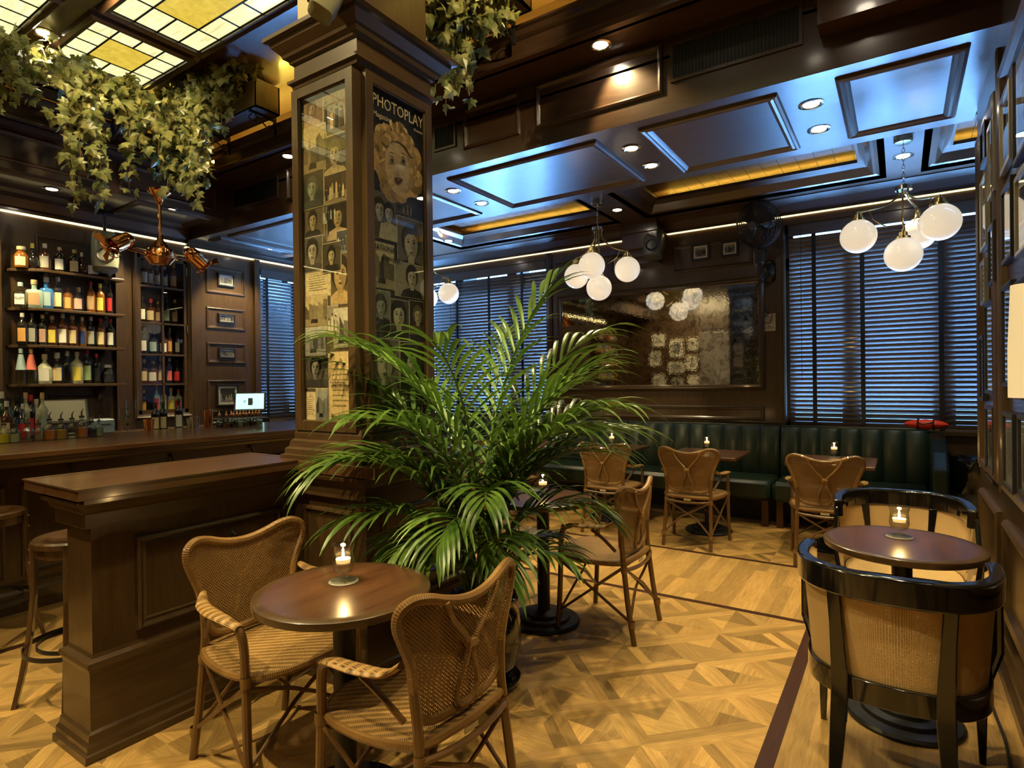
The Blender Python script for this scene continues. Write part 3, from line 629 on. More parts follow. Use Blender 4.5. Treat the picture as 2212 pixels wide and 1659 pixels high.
# flat picture drawing -------------------------------------------------------
def scene_art(mb,O,U,Vv,N,w,h,rr,tone=1.0,warm=(1,.86,.62),kind=None):
    """an old photograph on a flat card: figures cut from flat shapes a hair above one another"""
    O,U,Vv,N=V(O),V(U),V(Vv),V(N)
    def g(v): v*=tone; return (v*warm[0],v*warm[1],v*warm[2])
    L=[0]
    def P(pts,v):
        L[0]+=1; mb.c=g(v) if not isinstance(v,tuple) else v
        mb.poly([O+U*(max(0,min(1,x))*w)+Vv*(max(0,min(1,y))*h)+N*(.0002*L[0]) for x,y in pts])
    def ell(cx,cy,rx,ry,v,n=14,a0=0,a1=2*PI): P([(cx+rx*math.cos(a0+(a1-a0)*i/n),cy+ry*math.sin(a0+(a1-a0)*i/n)) for i in range(n if a1-a0>6 else n+1)],v)
    asp=w/h
    kind=kind or rr.choice(['portrait','portrait','group','street','letter','couple'])
    b=rr.choice((.015,.03,.06,.12,.25)); P([(0,0),(1,0),(1,1),(0,1)],b)
    if kind in('portrait','couple'):
        for k in range(2 if kind=='couple' else 1):
            cx=rr.uniform(.42,.58) if kind=='portrait' else (.33 if k==0 else .68); s=.30 if kind=='portrait' else .2
            s*=rr.uniform(.85,1.1); rx=s*.72/max(asp,.6)*.9; ry=s; cy=rr.uniform(.5,.62)
            ha=rr.choice([.01,.03,.12]); ell(cx,cy+ry*.22,rx*1.32,ry*1.12,ha)
            P([(cx-rx*2.4,0),(cx-rx*1.9,cy-ry*1.25),(cx-rx*.5,cy-ry*.95),(cx+rx*.5,cy-ry*.95),(cx+rx*1.9,cy-ry*1.25),(cx+rx*2.4,0)],rr.choice([.02,.08,.45]))
            P([(cx-rx*.42,cy-ry*1.15),(cx+rx*.42,cy-ry*1.15),(cx+rx*.4,cy-ry*.5),(cx-rx*.4,cy-ry*.5)],.36)
            ell(cx,cy,rx*.9,ry*.95,.36)
            ell(cx-rx*.2,cy+ry*.05,rx*.55,ry*.7,.46); ell(cx+rx*.45,cy-ry*.15,rx*.38,ry*.6,.26)
            P([(cx-rx*.95,cy+ry*.3),(cx-rx*.6,cy+ry*1.02),(cx+rx*.6,cy+ry*1.02),(cx+rx*.95,cy+ry*.3),(cx+rx*.4,cy+ry*.66),(cx-rx*.4,cy+ry*.6)],ha)
            for sx in(-.38,.36): ell(cx+rx*sx,cy+ry*.13,rx*.17,ry*.07,.02,8); P([(cx+rx*(sx-.2),cy+ry*.26),(cx+rx*(sx+.2),cy+ry*.29),(cx+rx*(sx+.2),cy+ry*.33),(cx+rx*(sx-.2),cy+ry*.31)],.03)
            P([(cx-rx*.05,cy+ry*.08),(cx+rx*.12,cy-ry*.24),(cx-rx*.12,cy-ry*.26)],.26)
            ell(cx,cy-ry*.5,rx*.24,ry*.06,.10,10)
    elif kind=='group':
        P([(0,0),(1,0),(1,.35),(0,.3)],rr.uniform(.15,.4))
        n=max(4,int(6*asp))
        for k in range(n):
            cx=(k+.5)/n+rr.uniform(-.03,.03); hh=rr.uniform(.45,.68); ww=.32/n
            P([(cx-ww,.12),(cx+ww,.12),(cx+ww*.8,hh),(cx-ww*.8,hh)],rr.choice([.02,.06,.5,.62])); ell(cx,hh+.05,ww*.55,.055,.5,8); ell(cx,hh+.08,ww*.6,.04,.04,8)
    elif kind=='street':
        P([(0,.45),(1,.5),(1,1),(0,1)],.5); x=0
        while x<1: ww=rr.uniform(.1,.25); P([(x,.2),(x+ww,.2),(x+ww,rr.uniform(.5,.85)),(x,rr.uniform(.5,.85))],rr.uniform(.03,.3)); x+=ww
        P([(0,0),(1,0),(1,.2),(0,.24)],.28); P([(.25,.1),(.6,.1),(.58,.22),(.3,.24)],.02)
    elif kind=='letter':
        P([(0,0),(1,0),(1,1),(0,1)],.62)
        for k in range(9):
            y=.82-k*.075; P([(.14,y),(rr.uniform(.6,.88),y),(rr.uniform(.6,.88),y+.016),(.14,y+.016)],.3)
        ell(.5,.88,.06,.04,.3,8)
def star_portrait(mb,O,U,Vv,N,w,h,hair=(.50,.33,.15),skin=(.60,.44,.27),back=(.018,.022,.04)):
    """generic cover portrait: curly haired woman, head tilted"""
    O,U,Vv,N=V(O),V(U),V(Vv),V(N); L=[0]
    def P(pts,c):
        L[0]+=1; mb.c=c; mb.poly([O+U*(max(0,min(1,x))*w)+Vv*(max(0,min(1,y))*h)+N*(.0001*L[0]) for x,y in pts])
    def ell(cx,cy,rx,ry,c,n=16,rot=0): P([(cx+rx*math.cos(2*PI*i/n)*math.cos(rot)-ry*math.sin(2*PI*i/n)*math.sin(rot),cy+(rx*math.cos(2*PI*i/n)*math.sin(rot)+ry*math.sin(2*PI*i/n)*math.cos(rot))) for i in range(n)],c)
    P([(0,0),(1,0),(1,1),(0,1)],back); rr=random.Random(3)
    def hc(ch):
        f=rr.choice(ch); return tuple(v*f for v in hair)
    cx,cy=.5,.52
    for k in range(26):
        a=2*PI*k/26; f=.72+.28*rr.random(); s=rr.uniform(.75,1.2)
        ell(cx+.02+.40*math.cos(a)*f,cy+.02+.36*math.sin(a)*f,.13*s,.085*s,hc((.55,.8,1.0,1.35)),12)
    ell(cx+.02,cy+.05,.38,.33,tuple(v*.85 for v in hair))
    ell(cx,cy-.04,.235,.265,skin,22,.18); ell(cx+.07,cy-.08,.15,.19,tuple(v*.86 for v in skin),18,.2)
    for k in range(46):
        a=rr.uniform(-.35,PI+.35); f=rr.uniform(.62,1.02); ell(cx+.02+.40*math.cos(a)*f,cy+.05+.36*math.sin(a)*f,rr.uniform(.02,.05),rr.uniform(.012,.03),hc((.4,.7,1.4,1.7)),8,rr.uniform(0,3))
    for k in range(9): a=PI*(k+.5)/9; ell(cx+.02+.25*math.cos(a),cy+.16+.11*math.sin(a),.075,.045,tuple(v*(1.2 if k%2 else .8) for v in hair),10)
    for sx in(-.115,.10):
        ell(cx+sx,cy+.035+sx*.2,.055,.022,(.34,.27,.19),12); ell(cx+sx,cy+.035+sx*.2,.026,.021,(.02,.015,.01),10); P([(cx+sx-.065,cy+.055+sx*.2),(cx+sx,cy+.078+sx*.2),(cx+sx+.065,cy+.055+sx*.2),(cx+sx,cy+.068+sx*.2)],(.03,.02,.01)); P([(cx+sx-.07,cy+.10+sx*.2),(cx+sx,cy+.12+sx*.2),(cx+sx+.07,cy+.095+sx*.2),(cx+sx,cy+.108+sx*.2)],(.1,.06,.03))
    P([(cx-.02,cy+.02),(cx+.02,cy-.09),(cx-.035,cy-.095)],tuple(v*.72 for v in skin))
    P([(cx-.085,cy-.155),(cx-.03,cy-.135),(cx,cy-.142),(cx+.03,cy-.13),(cx+.085,cy-.14),(cx+.03,cy-.185),(cx-.03,cy-.19)],(.09,.02,.015)); P([(cx-.055,cy-.156),(cx+.055,cy-.15),(cx,cy-.163)],(.42,.34,.24))
def text(s,name,parent,O,U,Vv,size,mat,align='LEFT',ext=.0006,sx=1):
    c=bpy.data.curves.new(name,'FONT'); c.body=s; c.size=size; c.extrude=ext; c.align_x=align; c.resolution_u=2
    o=bpy.data.objects.new(name,c); COL.objects.link(o); U,Vv=V(U),V(Vv); N=U.cross(Vv)
    m=Matrix.Identity(4)
    for i in range(3): m[i][0]=U[i]*sx; m[i][1]=Vv[i]; m[i][2]=N[i]; m[i][3]=O[i]
    o.data.materials.append(mat)
    if parent is not None:
        o.parent=parent; mw=parent.matrix_basis.copy(); g=parent.parent
        while g is not None: mw=g.matrix_basis@mw; g=g.parent
        m=mw.inverted()@m
    o.matrix_basis=m
    dg=bpy.context.evaluated_depsgraph_get(); dg.update(); me=bpy.data.meshes.new_from_object(o.evaluated_get(dg)); p=o.parent; bpy.data.objects.remove(o,do_unlink=True)
    o=bpy.data.objects.new(name,me); COL.objects.link(o); o.parent=p; o.matrix_basis=m; return o
M_ink=flat('black_ink',(.015,.013,.012),.5); M_ivory=flat('ivory_ink',(.70,.58,.36),.5); M_white=flat('white_ink',(.8,.8,.78),.5); M_red=flat('red_ink',(.45,.03,.03),.5)
def case(face):
    if face=='front': O,U,N,w=V((-2.615,cy0,1.215)),X_,V((0,-1,0)),.455
    elif face=='back': O,U,N,w=V((-2.155,cy1,1.215)),-X_,V((0,1,0)),.445
    else: O,U,N,w=V((cx1,1.985,1.215)),Y_,V((1,0,0)),.475
    h=1.745; fr=MB(M_wood); e=empty('poster_case',O); e.parent=col; e.location=O-col.location; e.matrix_basis=Matrix.Translation(O-col.location)
    def bw(mb,a,b,c,d,n0,n1):
        p=O+U*a+Z_*c+N*n0; q=O+U*b+Z_*d+N*n1; mb.box(p.x,q.x,p.y,q.y,p.z,q.z)
    t=.048
    bw(fr,0,t,0,h,0,.035); bw(fr,w-t,w,0,h,0,.035); bw(fr,t,w-t,0,t,0,.0345); bw(fr,t,w-t,h-t,h,0,.0345)
    fr.sweep(O+U*t+Z_*t+N*.028,U,Z_,N,w-2*t,h-2*t,[(0,0),(.004,-.004),(.006,-.012)]); fr.build('case_frame',e,world=True)
    gl=MB(M_pane2); bw(gl,t,w-t,t,h-t,.020,.022); gl.build('case_glass',e,world=True)
    return O+U*t+Z_*t,U,N,w-2*t,h-2*t,e
O,U,N,w,h,e=case('front'); mb=MB(M_art); rr=random.Random(5); O2=O+N*.003
WA=(1,.80,.45)
mb.c=(.12,.09,.05); mb.poly([O2,O2+U*w,O2+U*w+Z_*h,O2+Z_*h])
cards=[(0,.90,.45,.10,'portrait',(.9,.6,.35)),(.45,.86,.55,.14,'group',WA),(0,.76,.52,.15,'street',WA),(.4,.74,.6,.12,'portrait',WA),(0,.655,.46,.115,'portrait',(.8,.85,.6)),(.46,.655,.54,.09,'group',WA),(.0,.565,.45,.09,'portrait',WA),(.42,.60,.3,.06,'group',(1,1,.9)),(.5,.545,.5,.11,'portrait',(1,.72,.32)),(0,.46,.42,.11,'portrait',(.9,.8,.6)),(.70,.50,.3,.07,'group',(1,1,.95)),(.40,.45,.4,.09,'portrait',WA),(.0,.38,.62,.10,'letter',(1,.84,.5)),(.56,.35,.44,.15,'portrait',(1,.68,.30)),(.0,.29,.5,.10,'street',WA),(.42,.26,.3,.09,'group',(1,.9,.7)),(.62,.22,.36,.12,'street',(1,.9,.7)),(0,.20,.45,.09,'street',(.8,.8,.75)),(.0,.10,.5,.11,'portrait',(.5,.45,.4)),(.5,0,.5,.21,'letter',(1,.74,.38)),(0,0,.22,.09,'letter',(1,.8,.5)),(.22,0,.28,.1,'street',(.6,.6,.55))]
for i,(a,b,cw,ch,k,wm) in enumerate(cards):
    q=O2+N*(.0008*(i%6)+.001)+U*(a*w)+Z_*(b*h); mb.c=(.62,.52,.34); mb.poly([q,q+U*cw*w,q+U*cw*w+Z_*ch*h,q+Z_*ch*h])
    scene_art(mb,q+U*.004+Z_*.004+N*.0003,U,Z_,N,cw*w-.008,ch*h-.008,rr,1.3,wm,k)  # prints brightened to carry the light of the stained glass
mb.build('collage',e,world=True)
text('Radiotron','lettering',e,O2+N*.009+U*(.56*w)+Z_*.012,U,Z_,.040,M_ink); text('Les Radiotrons\nclarifient la reception','lettering',e,O2+N*.009+U*(.56*w)+Z_*(.115*h),U,Z_,.017,M_ink)
O,U,N,w,h,e=case('side'); mb=MB(M_art); O2=O+N*.003; rr=random.Random(11)
mb.c=(.03,.03,.035); mb.poly([O2,O2+U*w,O2+U*w+Z_*h,O2+Z_*h])
star_portrait(mb,O2+N*.001+Z_*(h*.635),U,Z_,N,w,h*.31); mb.c=(.018,.022,.04); mb.poly([O2+N*.001+Z_*(h*.944),O2+N*.001+U*w+Z_*(h*.944),O2+N*.001+U*w+Z_*h,O2+N*.001+Z_*h])
BW=(1,.93,.78)
cards=[(0,.55,.48,.145,'couple',BW),(.48,.47,.52,.17,'portrait',BW),(.0,.40,.42,.14,'street',(1,.88,.62)),(.42,.385,.58,.11,'portrait',BW),(0,.27,.33,.125,'portrait',(.6,.6,.58)),(.3,.245,.4,.13,'portrait',BW),(.70,.27,.3,.11,'portrait',(1,.85,.6)),(.0,.06,.5,.19,'portrait',BW),(.5,.09,.5,.155,'portrait',BW),(0,0,1,.06,'group',(.5,.5,.5)),(.48,.645,.3,.05,'group',(.7,.6,.5))]
for i,(a,b,cw,ch,k,wm) in enumerate(cards):
    q=O2+N*(.0008*(i%5)+.001)+U*(a*w)+Z_*(b*h); mb.c=(.55,.5,.42); mb.poly([q,q+U*cw*w,q+U*cw*w+Z_*ch*h,q+Z_*ch*h])
    scene_art(mb,q+U*.003+Z_*.003+N*.0003,U,Z_,N,cw*w-.006,ch*h-.006,rr,1.05,wm,k)
mb.build('collage',e,world=True)
text('PHOTOPLAY','lettering',e,O2+N*.014+U*.008+Z_*(h*.945),U,Z_,.080,M_ivory,sx=.80); text('Magazine','lettering',e,O2+N*.014+U*.012+Z_*(h*.912),U,Z_,.036,M_ivory); text('October','lettering',e,O2+N*.014+U*(w*.80)+Z_*(h*.925),U,Z_,.020,M_ivory)
text('NATIONAL','lettering',e,O2+N*.008+U*.004+Z_*(h*.515),U,Z_,.040,M_ink,sx=.85); text('de HAVANA','lettering',e,O2+N*.008+U*(w*.16)+Z_*(h*.488),U,Z_,.030,M_ink,sx=.85)
O,U,N,w,h,e=case('back'); mb=MB(M_art); O2=O+N*.003; rr=random.Random(19)
for i in range(8):
    for j in range(2):
        q=O2+N*(.0008*((i+j)%3)+.001)+U*(j*.48*w)+Z_*(i*.125*h); mb.c=(.55,.5,.42); mb.poly([q,q+U*.5*w,q+U*.5*w+Z_*.12*h,q+Z_*.12*h]); scene_art(mb,q+U*.003+Z_*.003+N*.0003,U,Z_,N,.5*w-.006,.12*h-.006,rr,.7,BW)
mb.build('collage',e,world=True)
# ------------------------------------------------------------------ bar counter, back counter, shelves, cabinet
e=empty('bar_counter',(-4.75,1.8,0),0,'long dark wooden bar counter with a polished red-brown top running behind the half wall','bar')
mb=MB(M_wood).box(-5.45,-4.80,-2.2,5.0,0,1.02); mb.build('counter_body',e,world=True)
mb=MB(M_bartop); mb.box(-5.30,-4.28,-2.25,5.05,1.035,1.07,None,.005); mb.box(-5.52,-5.30,-2.25,5.05,1.035,1.062); mb.build('counter_top',e,world=True)
mb=MB(M_woodh); mb.lin((-4.33,-2.25,1.035),(-4.33,5.05,1.035),V((0,0,-1)),nb,[(0,0),(.04,0),(.04,.012),(.03,.02),(.03,.035),(.012,.05),(0,.055),(-.2,.055),(-.2,0)]); mb.box(-4.80,-4.42,-2.2,5.0,.90,.985); mb.build('counter_moulding',e,world=True)
mb=MB(M_wood)
for k in range(8): mb.sweep((-4.80,-2.0+k*.86,.22),Y_,Z_,nb,.78,.6,PANELP)
mb.lin((-4.80,-2.2,0),(-4.80,5.0,0),Z_,nb,bbp); mb.build('counter_panels',e,world=True)
for k in range(7):
    y=-.9+k*.62; q=V((-4.42,y,.95)); hb=MB(M_dark); hb.sphere(q,.016,8,6); hb.tube(catmull([q,q+V((.03,0,-.015)),q+V((.045,0,-.05)),q+V((.03,0,-.07)),q+V((.06,0,-.065))],4),.006,6); hb.build('bag_hook',e,world=True)
e=empty('back_bar_counter',(-6.95,2.5,0),0,'back counter against the bottle wall with pale undercounter fronts','counter')
MB(M_wood).box(-7.21,-6.72,-2.2,5.0,0,.93).build('body',e,world=True); MB(M_tedge).box(-7.21,-6.68,-2.2,5.0,.93,.965,None,.004).build('counter_top',e,world=True)
M_front=flat('pale_steel_front',(.62,.62,.42),.35,.3)
for k in range(5): MB(M_front).box(-6.72,-6.70,-.2+k*.92,.66+k*.92,.2,.90,None,.004).build('door',e,world=True)
# stepped bottle rail inside the bar front
e=empty('speed_rail',(-5.58,1.6,.9),0,'pale steel drip shelf along the bartender side of the bar counter','bar rail')
MB(M_front).box(-5.75,-5.53,.4,4.4,.98,1.035,None,.004).build('tray',e,world=True)
SHZ=[2.62,2.235,1.87,1.485]
SN=['top','second','third','lowest']
SHL=[]
for z,n in zip(SHZ,SN):
    e=empty('wall_shelf',(-7.2,2.6,z-.02),0,'dark wooden wall shelf with a cut corner, the %s of four holding bottles'%n,'shelf','bottle shelves'); SHL.append(e)
    MB(M_wood).prism([(-7.33,2.10),(-7.25,2.12),(-7.08,2.28),(-7.06,2.33),(-7.06,3.06),(-7.33,3.06)],z-.028,z).build('board',e,world=True,bevel=.004)
    for y in (2.35,2.88): MB(M_wood).lin((-7.33,y,z-.03),(-7.33,y+.035,z-.03),Z_,nb,[(0,0),(.22,0),(.22,-.025),(.14,-.04),(.07,-.08),(.03,-.15),(0,-.17)]).build('bracket',e,world=True)
def bottle_parts(e,H,r,shape,mats,nlab=None,cap=None,labmat=None,neck=.3,lab=(.12,.5),arc=1.5):
    g=mats; sh=shape; body=[]
    nr_=r*.30 if sh!='deco' else r*.22
    if sh=='cyl': prof=[(.001,0),(r*.92,0),(r,.02*H),(r,.60*H),(r*.93,.66*H),(nr_*1.25,.76*H),(nr_,.80*H),(nr_,.93*H)]
    elif sh=='sq': prof=[(.001,0),(r*.95,0),(r,.02*H),(r,.58*H),(r*.85,.64*H),(nr_*1.1,.68*H),(nr_,.72*H),(nr_,.90*H)]
    elif sh=='jug': prof=[(.001,0),(r*.9,0),(r,.05*H),(r,.45*H),(r*.9,.58*H),(r*.45,.70*H),(nr_,.74*H),(nr_,.88*H)]
    elif sh=='deco': prof=[(.001,0),(r*.5,0),(r*.75,.06*H),(r,.22*H),(r*.97,.36*H),(r*.6,.52*H),(nr_*1.2,.62*H),(nr_,.72*H),(nr_*1.1,.88*H)]
    elif sh=='cone': prof=[(.001,0),(r*.95,0),(r,.02*H),(r*.9,.1*H),(r,.14*H),(r*.9,.2*H),(r,.25*H),(r*.92,.35*H),(r*.9,.4*H),(nr_*1.3,.85*H),(nr_,.93*H)]
    elif sh=='squat': prof=[(.001,0),(r*.9,0),(r,.06*H),(r,.55*H),(r*.8,.68*H),(r*.5,.78*H),(r*.5,.9*H)]
    else: prof=[(.001,0),(r,0),(r,.7*H),(nr_,.8*H),(nr_,.93*H)]
    sg=18
    sqm=Matrix.Rotation(R(45),4,'Z') if sh=='sq' else None
    mb=MB(g); mb.lathe(prof,(0,0,0),sg if sh!='sq' else 18); mb.build('glass_body',e,smooth=True)
    rn=prof[-1][0]; zt=prof[-1][1]
    if cap: MB(cap).lathe([(.001,H),(rn*1.2,H),(rn*1.25,H*.985),(rn*1.25,zt-.06*H),(rn*1.02,zt-.065*H)],(0,0,0),14).build('cap',e,smooth=True)
    if labmat:
        z0,z1=lab[0]*H,lab[1]*H
        if sh=='cone': pr=[(r*.96,.40*H),(nr_*1.45,.84*H)]
        else: pr=[(r*1.012,z0),(r*1.012,z1)]
        n_=14; m=MB(labmat); a0=-arc/2
        if sh=='cone': m.lathe(pr,(0,0,0),n_)
        else: m.lathe(pr,(0,0,0),n_,arc=(a0,a0+arc))
        m.build('label',e,smooth=True)
def glassmat(n,c):
    k='bottle_'+n
    if k in MATS: return MATS[k]
    m=flat(k,c,.06,0,.6); return m
GM={'clear':M_bglass[0],'amber':glassmat('amber',(.20,.075,.012)),'dark':glassmat('dark',(.012,.010,.008)),'brown':glassmat('brown',(.07,.022,.008)),'blue':glassmat('blue',(.03,.15,.42)),'pale':glassmat('pale_spirit',(.42,.44,.32)),'teal':glassmat('teal_tint',(.30,.42,.38)),'green':glassmat('green',(.02,.06,.02)),'gold':glassmat('golden',(.42,.24,.03)),'honey':glassmat('honey_liquid',(.50,.16,.01)),'yellow':glassmat('yellow_liquid',(.60,.48,.02)),'straw':glassmat('straw_liquid',(.40,.38,.22))}
LC={}
def lm(c,n):
    if n not in LC: LC[n]=flat('label_'+n.replace(' ','_'),c,.5)
    return LC[n]
LABC={'cream':(.62,.52,.30),'white':(.75,.75,.70),'tan':(.45,.30,.17),'yellow':(.72,.60,.10),'grey':(.32,.32,.28),'blue':(.02,.05,.20),'black':(.015,.015,.018),'orange':(.62,.33,.10),'pink':(.55,.34,.28),'red':(.55,.03,.04),'pale blue':(.30,.42,.45),'coral':(.62,.16,.12),'green':(.30,.42,.22),'silver':(.6,.6,.58),'cork':(.55,.40,.20),'gold':(.62,.42,.08)}
def L_(n): return lm(LABC[n],n) if n else None
def bottle(P,H,r,shape,glass,lab,cap,label,group,rot=0,labr=(.12,.5),txt=None,txm=None):
    e=empty('bottle',P,rot,label,'bottle',group)
    bottle_parts(e,H,r,shape,GM[glass],None,L_(cap),L_(lab),.3,labr)
    if txt: text(txt,'lettering',e,P+Matrix.Rotation(rot,3,'Z')@V((r*1.02,0,H*.30))+V((.003,0,0)),Matrix.Rotation(rot,3,'Z')@Y_,Z_,r*.62,txm or M_ink,'CENTER',.0004)
    return e
import itertools
PT={'clear':'clear','amber':'amber','dark':'black','brown':'dark brown','blue':'bright blue','pale':'pale','teal':'pale green','green':'green','gold':'golden'}
SHN={'cyl':'','sq':'broad ','jug':'round ','deco':'decanter ','cone':'collared ','squat':'squat '}
rows=[
[(48,26,533,'squat','amber','cream','cream'),(72,24,526,'deco','dark',None,'yellow'),(99,23,527,'sq','brown','grey','silver'),(131,22,535,'cyl','dark','white','cork'),(144,11,548,'cyl','clear',None,'white'),(163,22,540,'cyl','dark','cream','cork'),(179,20,546,'deco','brown',None,'silver'),(204,26,554,'deco','dark','silver','grey'),(229,27,556,'deco','dark',None,'gold')],
[(45,25,610,'sq','clear','white','pale blue','RUM'),(75,32,605,'sq','teal','tan','cork'),(101,26,599,'sq','blue','pale blue','silver'),(114,12,612,'cyl','clear',None,'cork'),(126,21,599,'cyl','clear','cream','silver'),(147,19,617,'cyl','amber','orange',None),(170,22,621,'jug','clear','pink','cork'),(197,17,608,'cyl','amber','tan','red'),(217,18,613,'cyl','amber','yellow','yellow'),(237,14,613,'cyl','dark','red','black')],
[(48,20,676,'cyl','dark','orange','silver'),(69,19,676,'cyl','dark','grey','black'),(81,12,682,'cyl','dark',None,'blue'),(92,18,679,'cyl','dark','pink','yellow'),(112,21,682,'cyl','brown','yellow','cork'),(135,22,678,'cyl','brown','white','silver'),(156,22,682,'cyl','brown','cream','cork'),(177,17,685,'cyl','amber','blue','cream'),(196,19,684,'cyl','clear','grey','pink'),(217,19,687,'cyl','brown','cream','red'),(238,17,689,'cyl','dark','silver','red')],
[(44,20,753,'cone','clear','pale blue','pale blue'),(66,21,753,'cone','clear','coral','cork'),(78,12,765,'cyl','gold','cork','cork'),(95,27,765,'jug','pale','white','cream'),(122,27,762,'jug','clear','cream','silver'),(144,20,758,'sq','clear',None,'silver'),(165,23,760,'cyl','pale','yellow','silver'),(187,21,755,'cyl','clear','green','red'),(207,18,764,'cyl','dark','black','red'),(231,23,788,'squat','dark','black','silver')]]
ordn=['first','second','third','fourth','fifth','sixth','seventh','eighth','ninth','tenth','eleventh']
for ri,row in enumerate(rows):
    for k,b in enumerate(row):
        px,wd,top,sh,gl,lab,cap=b[:7]; P=at(px,700,x=-7.17); z=SHZ[ri]; dz=(P-V((0,0,HC))).dot(_f)
        H=max(.16,HC-(top-829.5+(px-1106)*.0119)/FPX*dz-z) if False else None
        T=at(px,top,x=-7.17); H=T.z-z; r=wd/FPX*dz/2*.98
        t=b[7] if len(b)>7 else None
        nm_='%s %sbottle%s, %s from left on the %s bar shelf'%(PT.get(gl,gl),SHN[sh],', %s label'%lab if lab else ', no label',ordn[k],SN[ri])
        bottle(V((-7.17 if wd>12 else -7.26,P.y,z)),H,r,sh,gl,lab,cap,nm_,'bottles on the %s bar shelf'%SN[ri],R(-28),(.10,.52) if sh!='squat' else (.1,.5),t)
#text('avuá','lettering',None,V((-7.12,at(44,770,x=-7.12).y,1.60)),Matrix.Rotation(R(-28),3,'Z')@Y_,Z_,.03,M_white,'CENTER') if False else None
# glazed cabinet
e=empty('glazed_cabinet',(XB,3.585,1.12),0,'tall narrow glazed cabinet of bottles right of the open shelves','cabinet')
y0,y1,z0,z1=CAB; mb=MB(M_wood); mb.box(XB-.30,XB-.285,y0,y1,z0,z1); mb.sweep((XB,y0-.05,z0-.05),Y_,Z_,nb,y1-y0+.1,z1-z0+.1,[(0,0),(.0,.03),(.015,.045),(.03,.03),(.05,.02),(.055,0)]); mb.build('case',e,world=True)
CZ=[2.63,2.20,1.83,1.48,1.135]
for z in CZ[:-1]: MB(M_wood).box(XB-.285,XB-.03,y0,y1,z-.02,z).build('inner_shelf',e,world=True)
d=empty('door',(0,0,0)); d.parent=e; d.matrix_basis=Matrix.Identity(4)
mb=MB(M_wood); F=(y0+.0,y1-.0); mb.box(XB-.02,XB+.01,y0,y0+.04,z0,z1); mb.box(XB-.02,XB+.01,y1-.04,y1,z0,z1); mb.box(XB-.02,XB+.01,y0,y1,z0,z0+.05); mb.box(XB-.02,XB+.01,y0,y1,z1-.05,z1)
mb.box(XB-.018,XB+.008,3.575,3.595,z0,z1)
for z in CZ[:-1]: mb.box(XB-.018,XB+.008,y0,y1,z-.02,z)
mb.build('door_frame',d,world=True); MB(M_pane).box(XB-.012,XB-.008,y0+.03,y1-.03,z0+.03,z1-.03).build('door_glass',d,world=True)
for z in (1.35,2.1,2.8): MB(M_chrome).box(XB+.008,XB+.02,y1-.01,y1+.004,z,z+.09).build('hinge',d,world=True)
cabr=[[(303,2,'brown','cream','black'),(314,22,'brown','white','black'),(326,22,'brown','white','gold'),(341,20,'brown','cream','black'),(357,20,'dark','cream','silver'),(377,20,'amber','cream','gold')],
[(299,14,'dark','cream','black'),(309,20,'dark','white','black'),(327,22,'brown','cream','red'),(342,14,'brown','tan','gold'),(361,21,'dark','green','black'),(379,19,'dark','tan','gold')],
[(311,20,'dark','white','silver'),(332,22,'dark','pale blue','black'),(354,20,'brown','white','black'),(367,14,'brown','orange','gold'),(384,14,'dark','grey','black')],
[(311,20,'brown','cream','cork'),(330,24,'brown','white','silver'),(346,14,'brown','cream','cork'),(366,16,'clear','coral','silver'),(382,18,'dark','red','black')],
[(309,18,'dark','gold','gold'),(337,16,'teal','red','gold'),(352,14,'pale','white','silver'),(368,18,'pale','yellow','gold'),(384,18,'pale','red','red')]]
for ri,row in enumerate(cabr):
    for k,(px,wd,gl,lab,cap) in enumerate(row):
        wd=max(wd,13); P=at(px,750,x=-7.45); z=CZ[ri]; dz=(P-V((0,0,HC))).dot(_f)
        bottle(V((-7.45,min(max(P.y,y0+.05),y1-.05),z)),.27+.02*((k*7+ri*3)%4),wd/FPX*dz/2*.85,['cyl','jug','cyl','sq'][(k+ri)%4],gl,lab,cap,'%s bottle, %s label, %s from left in the %s row of the glazed cabinet'%(PT.get(gl,gl),lab,ordn[k],['top','second','middle','fourth','lowest'][ri]),'bottles in the glazed cabinet',R(-35))
# ------------------------------------------------------------------ things on the bar and back bar
def tumbler(P,label,group,h=.09,r=.038):
    e=empty('tumbler',P,0,label,'glass',group); MB(M_pane).lathe([(.001,.008),(r*.85,.008),(r*.86,0),(r,h),(r*.95,h),(r*.8,.012),(.001,.012)],(0,0,0),16).build('glass_body',e,smooth=True); return e
def pos(P,rz,lit,label):
    e=empty('register_screen',P,rz,label,'register')
    # local: screen faces +x
    T=Matrix.Rotation(R(-18),4,'Y')
    MB(M_dark).box(-.12,.10,-.10,.10,0,.03,None,.008).tube([(-.03,0,.02),(-.06,0,.10),(-.03,0,.2)],.03,10).build('stand',e)
    M_=Matrix.Translation((.0,0,.24))@T
    MB(M_dark).box(-.02,.012,-.19,.19,-.125,.125,M_,.008).build('screen_bezel',e)
    sm=flat('dim_screen',(.12,.12,.10),.35) if not lit else flat('lit_screen',(.1,.3,.35),.3,0,0,(.42,.85,.80),.95)
    MB(sm).box(.012,.0135,-.165,.165,-.095,.11,M_).build('screen',e)
    if lit:
        U=(M_.to_3x3()@Y_); Vv=(M_.to_3x3()@Z_); c=M_@V((.015,-.075,-.02)); rot=Matrix.Rotation(rz,3,'Z')
        text('P   A','lettering',e,V(P)+rot@c,rot@U,rot@Vv,.06,M_ink); MB(M_ink).box(.0136,.0145,-.022,.032,-.045,.05,M_).build('emblem',e)
    return e
pos((-6.95,at(146,880,x=-6.9).y,.965),R(-8),False,'grey touch screen register standing below the open bottle shelves')
pos((-6.95,at(545,860,x=-6.9).y,.99),R(-40),True,'lit blue register screen by the bar side window')
